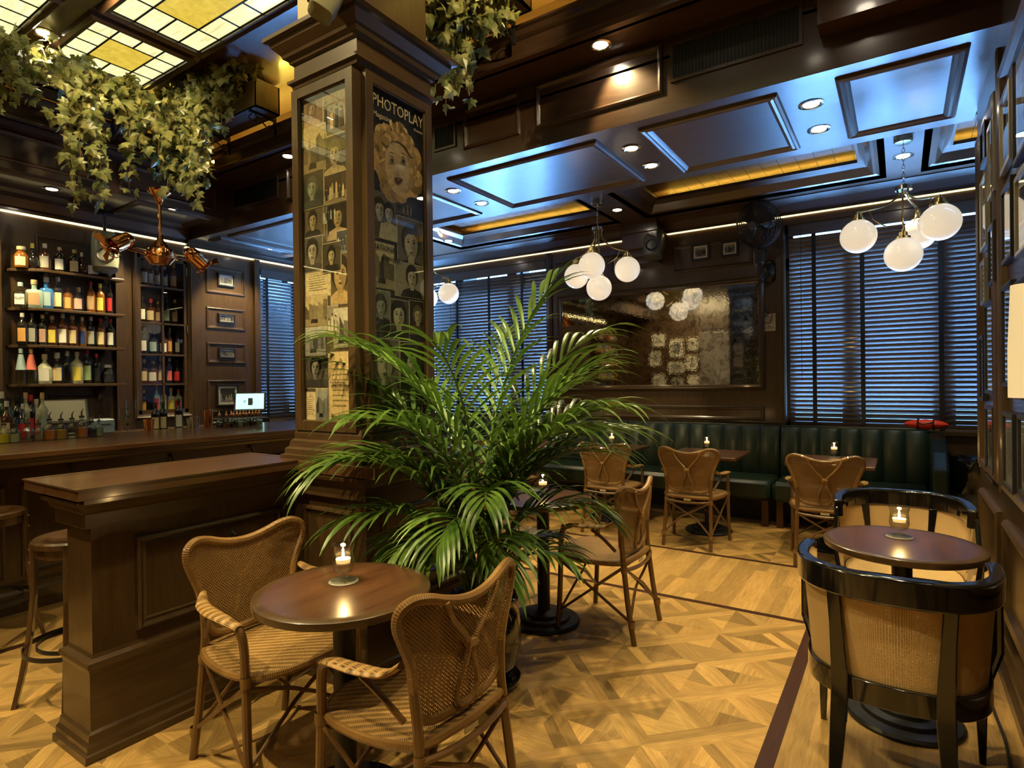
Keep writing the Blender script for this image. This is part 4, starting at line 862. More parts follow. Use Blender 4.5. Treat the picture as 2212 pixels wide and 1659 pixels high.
e=empty('receipt_printer',(-6.98,at(215,880,x=-6.98).y,.965),R(-10),'blue-grey box printer beside the dark register screen','printer'); MB(flat('blue_grey_plastic',(.10,.14,.19),.4)).box(-.1,.12,-.09,.11,0,.15,None,.012).build('body',e); MB(M_dark).box(.12,.122,-.05,.07,.09,.10).build('paper_slot',e)
e=empty('cash_drawer',(-6.95,at(530,890,x=-6.95).y,.965),R(-20),'low black cash drawer under the lit register screen','cash drawer'); MB(M_dark).box(-.2,.2,-.24,.24,0,.075,None,.006).build('body',e)
e=empty('telephone',(-6.86,at(462,890,x=-6.86).y,.965),R(-20),'small black desk telephone left of the lit register screen','telephone'); MB(M_dark).box(-.08,.08,-.08,.08,0,.05,None,.01).build('base',e); MB(M_dark).tube([(-.02,-.09,.055),(-.02,-.05,.075),(-.02,.05,.075),(-.02,.09,.055)],[.02,.014,.014,.02],8).build('handset',e)
# squeeze and pour bottles on the front of the bar
def dasher(P,h,r,col,label,group,spout=True,txt=None):
    e=empty('cordial_bottle',P,0,label,'bottle',group); liq=col
    MB(GM['clear']).lathe([(.001,0),(r,0),(r*1.02,h*.08),(r,h*.55),(r*.8,h*.72),(r*.35,h*.82),(r*.32,h)],(0,0,0),16).build('glass_body',e,smooth=True)
    if liq: MB(liq).lathe([(.001,.004),(r*.95,.006),(r*.96,h*.08),(r*.95,h*.5),(.001,h*.5)],(0,0,0),16).build('liquid',e,smooth=True)
    MB(M_dark).lathe([(r*.42,h*.98),(r*.42,h*1.06),(r*.2,h*1.08)],(0,0,0),10).build('stopper',e,smooth=True)
    MB(M_chrome).tube([(0,0,h*1.05),(.0,0,h*1.25),(.008,.01,h*1.42)],[r*.16,r*.13,r*.05],8).build('spout',e)
    return e
fr=[(8,56,'yellow'),(30,54,'straw'),(60,54,None),(83,50,None),(107,60,'honey'),(132,58,'gold'),(156,58,None),(177,62,'honey'),(194,45,'dark'),(200,45,'dark'),(214,46,'pale')]
for k,(px,hh,lq) in enumerate(fr):
    P=at(px,940,x=-5.12); dz=(P-V((0,0,HC))).dot(_f); r=(12 if k<8 else 8)/FPX*dz
    dasher(V((-5.12,P.y,1.07)),hh/FPX*dz*.72,r,GM[lq] if lq else None,'%s pour bottle, %s from left in the front row on the bar'%({'yellow':'yellow','straw':'cloudy','honey':'orange amber','gold':'golden','dark':'small dark','pale':'small clear',None:'clear'}[lq],ordn[k]),'pour bottles on the bar front')
bb2=[(4,846,'green','silver','silver'),(20,858,'green','white','black'),(36,852,'dark','blue','black'),(44,856,'dark','pale blue','black'),(55,848,'pale','cream','cork'),(66,853,'dark','red','red'),(78,862,'pale','coral','silver'),(91,848,'pale','pale blue','cork'),(14,866,'brown','cream','silver'),(50,872,'clear','red','silver')]
for k,(px,top,gl,lab,cap) in enumerate(bb2):
    x=-5.64 if k<8 else -5.5; P=at(px,top,x=x); dz=(P-V((0,0,HC))).dot(_f)
    z=1.035; bottle(V((x,P.y,z)),P.z-z,.036,'cyl',gl,lab,cap,'%s bottle, %s label, %s cap, %s of the tall ones behind the pour bottles'%(PT.get(gl,gl),lab,cap,ordn[k]),'tall bottles behind the pour bottles',R(-30))
for k,px in enumerate((474,489,500,505,512,519,526,532,539,546,553,560)):
    P=at(px,918,x=-5.1+.06*(k%2)); dz=(P-V((0,0,HC))).dot(_f)
    e=empty('bitters_bottle',V((-5.1+.06*(k%2),P.y,1.07)),0,'small clear bitters bottle with copper top, %s from left at the bar far end'%(ordn+['twelfth'])[k],'bottle','bitters bottles on the bar')
    MB(GM['clear']).lathe([(.001,0),(.03,0),(.032,.05),(.022,.075),(.011,.085),(.011,.105)],(0,0,0),14).build('glass_body',e,smooth=True); MB([GM['brown'],GM['amber'],GM['straw']][k%3]).lathe([(.001,.003),(.028,.004),(.029,.03+.01*(k%3)),(.001,.03+.01*(k%3))],(0,0,0),12).build('liquid',e,smooth=True); MB(M_copper).lathe([(.012,.1),(.014,.115),(.005,.125),(.002,.155)],(0,0,0),10).build('dasher_top',e,smooth=True)
def shaker(px,py,h,r,label,mt):
    P=at(px,py,z=1.07); e=empty('shaker_tin',P,0,label,'shaker','steel shakers on the bar'); MB(mt).lathe([(.001,0),(r*.72,0),(r*.75,.01),(r,h),(r*.97,h),(r*.7,.012),(.001,.012)],(0,0,0),20).build('cup',e,smooth=True)
shaker(322,931,.10,.045,'short copper tinted shaker tin alone on the bar',M_copper); shaker(421,925,.105,.045,'steel shaker tin left of the tall copper tin on the bar',M_chrome); shaker(450,922,.15,.045,'tall copper tinted shaker tin left of the bitters bottles',M_copper); shaker(412,925,.09,.035,'small steel jigger cup beside the steel shaker tin',M_chrome)
for k,(px,top,gl,lab) in enumerate(((336,870,'dark','cream'),(352,868,'dark','cream'),(386,862,'dark','silver'))):
    P=at(px,top,x=-5.64); bottle(V((-5.64,P.y,1.035)),P.z-1.035,.037,'cyl',gl,lab,'black',['black wine bottle with a cream label standing before the glazed cabinet, left one','black wine bottle with a cream label standing before the glazed cabinet, right one','dark steel bottle standing right of the two wine bottles on the bar'][k],'bottles before the glazed cabinet',R(-30))
for k,(px,zz) in enumerate(((268,0),(268,.07),(268,.14),(283,0),(283,.07),(283,.14),(283,.21),(345,0),(352,0),(375,0))):
    P=at(px,905,x=-5.66); tumbler(V((-5.66,P.y,1.035+zz)),'clear tumbler, %s'%(['bottom of the left stack near the copper tin','middle of the left stack near the copper tin','top of the left stack near the copper tin','bottom of the tall stack near the copper tin','second of the tall stack near the copper tin','third of the tall stack near the copper tin','topmost of the tall stack near the copper tin','left of the three beside the wine bottles','middle of the three beside the wine bottles','right of the three beside the wine bottles'][k]),'tumblers on the bar')
# ------------------------------------------------------------------ copper double fan above the bar
e=empty('twin_ceiling_fan',(-6.0,2.92,3.35),0,'polished copper twin-head ceiling fan hanging over the bar','ceiling fan')
MB(M_copper).lathe([(.11,0),(.105,-.02),(.05,-.06),(.025,-.12),(.02,-.14)],(0,0,0),24).build('canopy',e,smooth=True)
MB(M_copper).tube([(0,0,-.1),(0,0,-.45)],.016,12).build('down_rod',e,smooth=True)
MB(M_copper).lathe([(.016,-.42),(.03,-.48),(.075,-.55),(.085,-.565),(.12,-.58),(.135,-.62),(.135,-.66),(.10,-.70),(.085,-.72),(.02,-.725),(.001,-.73)],(0,0,0),28).build('motor_housing',e,smooth=True)
for s in (-1,1):
    a=R(98); dx,dy=math.cos(a)*s,math.sin(a)*s
    c=V((dx*.40,dy*.40,-.60)); MB(M_copper).tube([(dx*.1,dy*.1,-.62),(dx*.36,dy*.36,-.60)],.008,8).tube([(dx*.1,dy*.1,-.645),(dx*.36,dy*.36,-.63)],.008,8).build('arm',e)
    hd=V((dx*.75,dy*.75,-.5)).normalized(); M_=Matrix.Translation(c)@hd.to_track_quat('Z','Y').to_matrix().to_4x4()
    mb=MB(M_copper); mb.lathe([(.001,-.15),(.04,-.145),(.065,-.12),(.075,-.06),(.075,.06)],(0,0,0),20,M_); mb.build('fan_head',e,smooth=True)
    cg=MB(M_copper)
    for k in range(3): cg.lathe([(.10-.035*k,.075+.012*k),(.106-.035*k,.078+.012*k),(.106-.035*k,.082+.012*k),(.10-.035*k,.079+.012*k)],(0,0,0),20,M_)
    for k in range(12): q=2*PI*k/12; cg.tube([M_@V((.075*math.cos(q),.075*math.sin(q),.05)),M_@V((.105*math.cos(q),.105*math.sin(q),.08)),M_@V((.02*math.cos(q),.02*math.sin(q),.11))],.0025,5)
    cg.build('cage',e,smooth=True)
    for k in range(3):
        q=2*PI*k/3+.4*s; b=MB(M_copper); b.quad(M_@V((.02*math.cos(q-.3),.02*math.sin(q-.3),.085)),M_@V((.15*math.cos(q-.25),.15*math.sin(q-.25),.10)),M_@V((.16*math.cos(q+.3),.16*math.sin(q+.3),.13)),M_@V((.02*math.cos(q+.5),.02*math.sin(q+.5),.095))); b.build('blade',e,solid=.002)
# ------------------------------------------------------------------ speakers
def speaker(P,rz,label,tilt=-15,sc=1.0,mat=None,drop=.0):
    e=empty('loudspeaker',P,rz,label,'speaker'); mt=mat or flat('grey_speaker_shell',(.045,.055,.055),.4)
    T=Matrix.Rotation(R(tilt),4,'X')   # faces -y
    def rr_(w,d,h):
        pts=[]; 
        for a in range(20): q=2*PI*a/20; c,s=math.cos(q),math.sin(q); pts.append((w*math.copysign(abs(c)**.5,c),d*math.copysign(abs(s)**.5,s)))
        return pts
    mb=MB(mt); lv=[(-.16,.75),(-.15,.9),(-.08,1.0),(.05,1.0),(.13,.92),(.155,.75)]; n=None
    for z,f in lv:
        k=len(mb.v)
        for x,y in rr_(.095*f*sc,.085*f*sc,0): mb.v.append(tuple(T@V((x,y,z*sc))))
        if n is not None:
            for i in range(20): j=(i+1)%20; mb.face((n+i,n+j,k+j,k+i))
        else: mb.face([k+i for i in range(20)][::-1])
        n=k
    mb.face([n+i for i in range(20)]); mb.build('cabinet',e,smooth=True)
    c=T@Matrix.Translation((0,-.0865*sc,-.06*sc))@Matrix.Rotation(R(90),4,'X'); MB(M_dark).lathe([(.062*sc,0),(.06*sc,.006),(.05*sc,-.002),(.02*sc,-.014),(.001,-.010)],(0,0,0),20,c).build('woofer',e,smooth=True)
    c=T@Matrix.Translation((0,-.0865*sc,.07*sc))@Matrix.Rotation(R(90),4,'X'); MB(mt).lathe([(.045*sc,0),(.03*sc,-.006),(.012*sc,-.014)],(0,0,0),18,c).sphere((0,0,-.008),.012*sc,12,8,M=c).build('tweeter',e,smooth=True)
    MB(M_dark).tube([(0,.03,.12*sc),(0,.05,.2*sc),(0,.03,.3*sc+drop)],.012*sc,8).box(-.06*sc,.06*sc,-.01,.09,.28*sc+drop,.30*sc+drop).build('mount',e); return e
speaker(at(1412,525,y=6.6),R(8),'dark grey loudspeaker hanging from the ceiling beam over the mirror',-14,1.15,flat('grey_speaker_shell2',(.07,.08,.08),.4),.13)
speaker((-7.05,2.87,2.88),R(70),'grey loudspeaker hanging above the top bottle shelf',-12,1.3,flat('pale_grey_shell',(.20,.22,.17),.4),.05)
speaker(at(712,-12,y=1.80),R(-30),'pale grey loudspeaker mounted on top of the poster column',-24,.72,flat('warm_grey_shell',(.22,.20,.12),.35))
# ------------------------------------------------------------------ globe chandeliers
def chandelier(P,globes,label,zc):
    """P: point on the ceiling; globes: list of globe centres (world)"""
    e=empty('globe_chandelier',P,0,label,'chandelier','opal globe chandeliers')
    MB(M_nickel).lathe([(.001,0),(.065,0),(.065,-.03),(.06,-.045),(.02,-.05),(.001,-.05)],(0,0,0),28).build('canopy',e,smooth=True)
    zh=zc-P[2]; ch=MB(M_nickel); z=-.05; k=0
    while z>zh+.05:
        pts=[(.009*math.cos(2*PI*i/10)*(1 if k%2 else 0),.009*math.cos(2*PI*i/10)*(0 if k%2 else 1),z-.02+.022*math.sin(2*PI*i/10)) for i in range(10)]
        ch.tube(pts,.0022,5,closed=True); z-=.032; k+=1
    ch.build('chain',e,smooth=True)
    hb=MB(M_nickel); hb.lathe([(.001,.03),(.012,.03),(.012,.012),(.058,.012),(.058,-.02),(.001,-.02)],(0,0,zh),28); hb.build('hub',e,smooth=True)
    for g in globes:
        g=V(g)-V(P); r=.129
        d=V((g.x,g.y,0)); L=d.length; d=d.normalized() if L>.01 else V((1,0,0)); top=V((g.x,g.y,g.z+r+.065))
        st=V((d.x*.045,d.y*.045,zh-.02))
        pts=catmull([st,st+V((0,0,(top.z-st.z)*.35)),V((d.x*(.045+(L-.045)*.35),d.y*(.045+(L-.045)*.35),st.z+(top.z-st.z)*.78)),V((g.x-d.x*.05,g.y-d.y*.05,top.z+.004)),top],6)
        MB(M_brass).tube(pts,.0075,8).build('arm',e,smooth=True)
        f=MB(M_brass).lathe([(.001,.068),(.012,.068),(.014,.05),(.03,.045),(.032,.018),(.05,.012),(.052,-.004),(.035,-.008)],(g.x,g.y,g.z+r-.004),20).build('globe_fitter',e,smooth=True)
        MB(M_globe).sphere((g.x,g.y,g.z),r,32,18).build('globe',e,smooth=True)
        # curl below each arm
        MB(M_brass).tube(catmull([top-V((0,0,.02)),top-d*.07-V((0,0,.0)),top-d*.11-V((0,0,.07)),top-d*.2-V((0,0,.13))],6),.005,6).build('scroll_arm',e,smooth=True)
def W_(px,py,dz): 
    return V((0,0,HC))+(_r*(px-1106)-_u*(py-829.5)+_f*FPX)*(dz/FPX)
DZR,DZL=(at(1951,293,z=H2)-V((0,0,HC))).dot(_f),(at(1290,432,z=H2)-V((0,0,HC))).dot(_f)
chandelier(at(1951,296,z=H2),[W_(1854,511,DZR*1.02),W_(1951,550,DZR*1.0),W_(1985,505,DZR*1.09),W_(2031,480,DZR*.93)],'right chandelier of four white globes in front of the wide window',at(1951,370,x=.03).z)
chandelier(at(1290,434,z=H2),[W_(1278,574,DZL*.95),W_(1245,597,DZL*1.04),W_(1294,622,DZL*1.0),W_(1355,582,DZL*1.0)],'middle chandelier of four white globes in front of the big mirror',W_(1292,492,DZL).z)
gL=W_(969,634,DZL*1.22); gx=gL-_r*.30
chandelier(V((gx.x,gx.y,H2)),[gL,gx-_r*.25+V((0,0,.05)),gx+_f*.27+V((0,0,-.02)),gx-_f*.25+V((0,0,.02))],'left chandelier mostly hidden behind the poster column, one globe showing',gL.z+.55)
# ------------------------------------------------------------------ downlights
def downlight(P,label,power=14,aim=None,r=.055,ang=75,glow=True):
    e=empty('downlight',P,0,label,'downlight','recessed ceiling downlights')
    MB(M_nickel).lathe([(r*1.35,0),(r*1.38,-.005),(r*1.1,-.008),(r*.98,-.002),(r*.8,.012)],(0,0,0),24).build('trim_ring',e,smooth=True)
    MB(M_lamp).lathe([(r*.84,.001),(r*.4,.003),(.001,.004)],(0,0,-.006),20).build('lamp',e)
    if power:
        o=light('downlight_beam','SPOT',(P[0],P[1],P[2]-.03),power,(1,.78,.38),.03,(0,0,0),ang,.55)
        if aim is not None:
            d=V(aim)-V((P[0],P[1],P[2]-.03)); o.rotation_euler=d.to_track_quat('-Z','Y').to_euler()
DP=55
dl=[(979,412,HF,'left pair of the panelled beam, nearer one'),(1040,439,HF,'left pair of the panelled beam, farther one'),(1364,320,HF,'middle pair of the panelled beam, nearer one'),(1407,357,HF,'middle pair of the panelled beam, farther one'),(1752,225,HF,'bright nearer one of the right pair on the panelled beam'),(1769,279,HF,'farther one of the right pair on the panelled beam'),(513,521,HF,'nearer one on the beam panel left of the column'),(587,537,HF,'farther one on the beam panel left of the column'),(1333,453,H2,'between the window-side coffers behind the middle chandelier'),(1951,337,H2,'behind the chain of the right chandelier'),(969,520,H2,'window-side ceiling just right of the poster column'),(112,408,HB,'in the bar soffit above the bottle shelves'),(1297,97,ZL,'on the high ledge that lights the beam face below'),(622,337,ZL,'on the high ledge left of the column')]
for k,(px,py,z,lb) in enumerate(dl):
    P=at(px,py,z=z); pw=DP; aim=None
    if k==12: aim=(P.x+.16,P.y+.20,P.z-.5); pw=34
    if k==4: aim=None
    if k in(6,7,13): pw=25
    if k in(6,7): aim=(XB,4.4,1.9); pw=60
    if k==2: aim=(-1.35,3.24,.4); pw=75
    if k==3: aim=(-1.0,4.5,0)
    if k==5: aim=(-.75,4.6,0); pw=60
    downlight(P,'recessed downlight, '+lb,pw,aim,.055,82 if k==12 else 70)
P=at(95,71,z=ZU); downlight(P,'recessed downlight between stained glass panels in the top left corner',60,None,.06,80)
# unseen downlights added to brighten the column, ivy, photos, bar and tables
for k,(x,y,z,pw,aim) in enumerate(((-1.2,2.6,ZU,55,(-2.7,3.2,3.9)),(-1.1,1.7,ZU,60,(-2.1,2.25,2.6)),(-3.15,.3,ZU,170,(-2.5,2.0,2.4)),(-.2,2.2,3.6,60,(.42,3.6,1.6)),(-4.6,1.9,ZU,60,(-5.6,2.6,3.5)),(-1.2,.35,ZU,150,(-1.5,1.3,0)),(-2.6,-.6,ZU,270,(-2.8,1.0,.15)),(-3.2,.3,ZU,90,(-3.4,1.2,0)),(-.6,1.85,ZU,110,(-.9,2.6,0)),(.0,1.2,3.60,70,(0,2.6,0)),(-5.0,-.3,ZU,90,None),(-.15,3.4,3.60,40,(0,3.2,0)),(-6.7,1.5,HB,110,(-7.2,2.2,1.7)),(-6.55,3.3,HB,110,(-7.2,2.9,1.8)))):
    downlight((x,y,z),'added unseen downlight, %s'%['aimed at the right planter','aimed at the cover portrait on the column','aimed at the poster column','aimed at the right wall photos','aimed at the ivy','over the camera','behind the camera over the half wall','over the bar stools','over the palm','over the black cane chairs','far left behind the camera','above the small round table','bar soffit near the camera','bar soffit by the cabinet'][k],pw,aim,.055,70)
# added overhead spot that brightens the palm
light('palm_fill_spot','SPOT',(-2.0,1.2,ZU-.03),300,(1,.88,.42),.03,(V((-1.75,2.3,1.0))-V((-2.0,1.2,ZU-.03))).to_track_quat('-Z','Y').to_euler(),26,.6)
downlight((-2.0,1.2,ZU),'added unseen downlight, aimed at the palm',0)
# ------------------------------------------------------------------ vents
def vent(x0,x1,z0,z1,label):
    e=empty('wall_vent',((x0+x1)/2,YB0,z0),0,label,'air vent','air vents')
    MB(M_wood).sweep((x0,YB0,z0),X_,Z_,nf,x1-x0,z1-z0,[(0,0),(0,.012),(.02,.012),(.022,.002)]).build('frame',e,world=True)
    MB(M_dark).box(x0+.02,x1-.02,YB0-.003,YB0-.001,z0+.02,z1-.02).build('backing',e,world=True)
    g=MB(M_dark); x=x0+.03
    while x<x1-.02: g.box(x,x+.004,YB0-.010,YB0-.003,z0+.02,z1-.02); x+=.022
    g.build('grille',e,world=True)
vent(-1.25,-.46,3.41,3.665,'long black air vent high on the beam face, right of the downlight glow'); vent(-3.30,-3.06,3.41,3.62,'small black air vent on the beam face just right of the column'); vent(-6.28,-5.45,3.42,3.66,'long black air vent high on the beam face left of the column')
# ------------------------------------------------------------------ wall fan, notice, little frames
e=empty('wall_fan',(-1.21,YF,2.50),0,'black caged wall fan on the pilaster between mirror and right window','wall fan')
c=V((0.0,-.34,.55)); M_=Matrix.Translation(c)@V((-.45,-.85,-.28)).to_track_quat('Z','Y').to_matrix().to_4x4()
MB(M_iron).lathe([(.001,0),(.085,0),(.08,.02),(.05,.05),(.001,.06)],(0,0,0),24,Matrix.Translation((.04,0,.10))@Matrix.Rotation(R(90),4,'X')@Matrix.Scale(1.5,4,(0,1,0))).build('wall_plate',e,smooth=True)
MB(M_iron).tube(catmull([(.04,-.03,.10),(0,-.12,.0),(-.01,-.2,.05),(-.01,-.24,.2),(0,-.28,.3)],6),.024,10).lathe([(.001,-.07),(.045,-.07),(.05,.0),(.05,.06),(.03,.08),(.001,.08)],(-.01,-.25,.24),18).build('arm',e,smooth=True)
cg=MB(M_iron); Rf=.235
for rr2,zz in ((Rf,0),(Rf,.03),(Rf,-.03),(Rf*.97,.06),(Rf*.9,.075),(Rf*.8,.085),(Rf*.7,.09),(Rf*.6,.095),(Rf*.5,.098),(Rf*.4,.1),(Rf*.3,.1),(Rf*.22,.1)):
    cg.tube([M_@V((rr2*math.cos(2*PI*i/32),rr2*math.sin(2*PI*i/32),zz)) for i in range(32)],.0035 if abs(zz)>.031 else .006,5,closed=True)
for k in range(28):
    q=2*PI*k/28; cg.tube([M_@V((r_*math.cos(q),r_*math.sin(q),z_)) for r_,z_ in ((.05,.1),(Rf*.6,.097),(Rf*.93,.07),(Rf,.0),(Rf*.9,-.06),(Rf*.4,-.10))],.0022,4)
cg.build('cage',e,smooth=True)
MB(M_iron).lathe([(.001,.1),(.045,.1),(.05,.085),(.045,.06),(.05,-.1),(.07,-.12),(.06,-.2),(.001,-.22)],(0,0,0),18,M_).build('motor',e,smooth=True)
for k in range(4):
    q=2*PI*k/4+.3; b=MB(M_iron); b.smooth=False; b.quad(M_@V((.03*math.cos(q),.03*math.sin(q),.02)),M_@V((.2*math.cos(q-.12),.2*math.sin(q-.12),.0)),M_@V((.2*math.cos(q+.75),.2*math.sin(q+.75),.04)),M_@V((.04*math.cos(q+1.2),.04*math.sin(q+1.2),.05))); b.build('blade',e,solid=.003)
MB(M_iron).tube([M_@V((.24*math.cos(2*PI*i/20-PI/2-1.4+0),.24*math.sin(2*PI*i/20),0)) for i in range(1)]+[M_@V((.0,-.3,-.05))],.01,6).build('yoke',e)
cd=MB(M_dark).tube(catmull([(-1.21,6.83,2.50),(-1.23,6.835,2.3),(-1.19,6.83,2.15),(-1.22,6.82,2.12),(-1.14,6.82,2.16),(-1.17,6.82,2.05),(-1.24,6.82,2.08),(-1.20,6.82,2.14),(-1.3,6.83,2.13)],6),.004,6).build('fan_cord',bpy.data.objects['wall_fan'],world=True)
e=empty('notice_card',(-1.175,YF-.002,1.97),0,'pale card notice with a round seal pinned under the wall fan','notice')
MB(flat('notice_paper',(.42,.38,.27),.6)).box(-1.238,-1.11,YF-.006,YF-.002,1.965,2.155).build('card',e,world=True); MB(flat('notice_seal',(.30,.28,.21),.6)).lathe([(.045,.0),(.001,.001)],(0,0,0),24,Matrix.Translation((-1.174,YF-.007,2.085))@Matrix.Rotation(R(90),4,'X')).build('seal',e,world=True); mk=MB(M_ink).box(-1.225,-1.125,YF-.0072,YF-.006,1.995,2.0); mk.box(-1.19,-1.16,YF-.0072,YF-.006,2.01,2.018); mk.build('print',e,world=True)
def picture(O,U,N,w,h,label,group,kind=None,seed=0,fw=.022,mat=.16,fm=None,depth=.022,tone=.75,warm=(.95,.93,.85),lip=True):
    """framed photograph, O = lower left corner on the wall"""
    O,U,N=V(O),V(U),V(N); e=empty('framed_photo',O,0,label,'picture',group)
    MB(fm or M_dark).sweep(O,U,Z_,N,w,h,[(0,0),(0,depth),(fw*.3,depth+.002),(fw,depth),(fw,depth*.4)]).build('frame',e,world=True)
    mb=MB(M_art); q=O+N*(depth*.5)+U*(fw*.8)+Z_*(fw*.8); iw,ih=w-fw*1.6,h-fw*1.6; mb.c=(.92,.90,.78); mb.poly([q,q+U*iw,q+U*iw+Z_*ih,q+Z_*ih]); m_=min(iw,ih)*mat
    scene_art(mb,q+U*m_+Z_*m_+N*.0006,U,Z_,N,iw-2*m_,ih-2*m_,random.Random(seed),tone,warm,kind); mb.build('print',e,world=True)
    g=MB(M_pane); a=O+N*(depth*.7)+U*fw*.9+Z_*fw*.9; b_=a+U*(w-1.8*fw)+Z_*(h-1.8*fw)+N*.001; g.box(a.x,b_.x,a.y,b_.y,a.z,b_.z); g.build('glass',e,world=True); return e
picture((-2.0,YF,2.815),X_,nf,.205,.19,'small framed photo left of the pair above the mirror, beside the speaker','photos above the mirror','street',3,.024)
picture((-1.67,YF,2.82),X_,nf,.19,.175,'small framed photo right of the pair above the mirror, nearer the wall fan','photos above the mirror','street',4,.024)
picture((-2.98,YF,2.80),X_,nf,.16,.19,'small framed photo above the mirror, half behind the middle chandelier','photos above the mirror','street',6,.02)
for k,(z,h,lb) in enumerate(((2.735,.165,'highest'),(2.255,.125,'second'),(1.80,.13,'third'),(1.18,.28,'lowest'))):
    w=.23 if k!=3 else .30; picture((XB,4.375-w/2,z),Y_,nb,w,h,'small black-framed photo, %s of the column of four behind the bar'%lb,'photos behind the bar',['street','group','street','group'][k],20+k,.02,.14,None,.03,.8)
# right wall gallery
M_silver=flat('silver_leaf_frame',(.40,.37,.28),.3,.7)
gal=[(3.95,2.42,.26,.40,1),(4.30,2.20,.28,.42,1),(4.30,2.70,.26,.22,0),(3.98,1.95,.24,.32,0),(4.38,1.88,.22,.26,1),(4.05,1.35,.36,.52,0),(4.08,.86,.34,.42,0),(4.5,1.3,.2,.4,0),
(2.98,2.35,.36,.46,0),(3.42,2.42,.30,.36,1),(3.02,1.95,.28,.34,1),(3.40,1.98,.30,.36,0),(2.95,1.35,.38,.50,0),(3.42,1.40,.30,.48,0),(3.40,.92,.32,.36,0),(2.98,.95,.30,.34,0)]
for k,(y,z,w,h,sil) in enumerate(gal):
    picture((XR-.004,y+w,z),-Y_,nr,w,h,'%s-framed photo on the right wall, %s, %s'%(['black','silver'][sil],'far bay' if y>3.9 else 'near bay',['highest but one toward the window','beside the tall silver frame','topmost small one','middle height','small one near the bay edge','large one at eye height','low one near the banquette end','narrow one by the wall end','high one nearest the camera','high one by the bay edge','middle one behind the wall lamp','middle one by the bay edge','eye-level one behind the wall lamp','eye-level one by the bay edge','low one by the bay edge','low one nearest the camera'][k]),'gallery of photos on the right wall',None,60+k,.022,.16,M_silver if sil else None,.022,1.0)
e=empty('wall_lamp',(XR-.02,2.47,1.48),0,'wall lamp with a tall cream shade at the right edge of the photo','wall lamp')
MB(flat('lamp_shade_linen',(.75,.62,.38),.7,0,0,(1,.78,.42),.30)).lathe([(.060,-.16),(.060,.0),(.052,.20),(.049,.20),(.057,.0),(.057,-.16)],(-.07,0,.06),28).build('lamp_shade',e,smooth=True); MB(M_brass).tube([(0,0,-.1),(-.05,0,-.12),(-.08,0,-.1),(-.08,0,.02)],.007,8).lathe([(.001,0),(.035,0),(.03,.012),(.001,.014)],(0,0,0),18,Matrix.Translation((.0,0,-.1))@Matrix.Rotation(R(-90),4,'Y')).build('bracket',e,smooth=True)
# ------------------------------------------------------------------ banquette
def booth(x0,x1,label,n,arm=False):
    e=empty('banquette',((x0+x1)/2,6.5,0),0,label,'banquette','green leather banquette sections')
    yb=6.78
    MB(M_leather).box(x0,x1,6.12,6.70,.26,.455,None,.035).build('seat_cushion',e,world=True,smooth=True,bevel=0)
    mb=MB(M_leather); w=(x1-x0)/n
    for i in range(n):          # rolled vertical channels
        a=x0+i*w; k=len(mb.v); S=8; rows_=[(.44,6.62,1),(.50,6.60,1),(.75,6.64,1),(.90,6.66,1),(.945,6.68,.8),(.955,6.73,.3)]
        for z,y,f in rows_:
            for j in range(S+1):
                t=j/S; mb.v.append((a+w*t,y+.03-.03*f*math.sin(PI*t)**.5,z))
        for r0 in range(len(rows_)-1):
            for j in range(S): mb.face((k+r0*(S+1)+j,k+r0*(S+1)+j+1,k+(r0+1)*(S+1)+j+1,k+(r0+1)*(S+1)+j))
    mb.box(x0,x1,6.71,6.79,.2,.957); mb.build('channelled_back',e,world=True,smooth=True)
    MB(M_leather).tube([(x0,6.72,.958),(x1,6.72,.958)],.007,6).build('piping',e,world=True)
    for x in (x0+.06,x1-.06): MB(flat('booth_leg_wood',(.06,.022,.010),.35)).prism([(-.03,-.03),(.03,-.03),(.03,.03),(-.03,.03)],0,.265,Matrix.Translation((x,6.22,0))).build('leg',e,world=True)
    MB(M_dark).box(x0,x1,6.45,6.78,.0,.26).build('plinth',e,world=True)
    if arm:
        pr=[(6.12,.0),(6.78,.0),(6.78,.93),(6.62,.93),(6.42,.90),(6.24,.80),(6.12,.66)]
        m_=MB(M_leather); k=len(m_.v)
        for X in (x1,x1+.12):
            for y,z in pr: m_.v.append((X,y,max(z,.1)))
        c=len(pr); m_.face([k+i for i in range(c)][::-1]); m_.face([k+c+i for i in range(c)])
        for i in range(c): j=(i+1)%c; m_.face((k+i,k+j,k+c+j,k+c+i))
        m_.build('arm_rest',e,world=True,bevel=.02)
    return e
booth(-6.0,-4.40,'far left section of the green leather banquette, behind the palm',9); booth(-4.385,-2.76,'second section of the green channelled leather banquette, behind the palm table',9); booth(-2.745,-1.06,'middle section of the green channelled leather banquette under the mirror',9); booth(-1.045,.22,'right section of the green channelled leather banquette ending in an arm',7,True)
e=empty('red_bag',(.20,6.74,.962),R(-8),'red zipped pouch with black straps lying on top of the banquette end','bag')
mb=MB(flat('red_nylon',(.62,.035,.015),.5)); mb.sphere((0,0,.045),.15,24,12,(1,1,.30)); b=mb.build('pouch',e,smooth=True); b.scale=(1.15,.4,1); st=MB(M_dark)
for x in (-.06,.06): st.tube([(x+.052*0,.066*math.cos(a),.045+.050*math.sin(a)) for a in [2*PI*i/16 for i in range(16)]],.006,5,closed=True)
st.tube(catmull([(-.06,-.05,.07),(-.02,-.08,.05),(.03,-.07,.06),(.06,-.05,.07)],5),.006,5); st.build('strap',e)
e=empty('waste_bin',(.57,6.50,0),0,'waste bin lined with a black plastic bag, right of the banquette end','bin')
MB(flat('grey_bin',(.10,.10,.09),.4)).lathe([(.001,0),(.17,0),(.20,.62),(.19,.62),(.16,.02)],(0,0,0),24).build('bin_body',e,smooth=True)
rr=random.Random(4); mb=MB(flat('black_bin_liner',(.01,.01,.011),.12,0,.5)); k=None; S=36
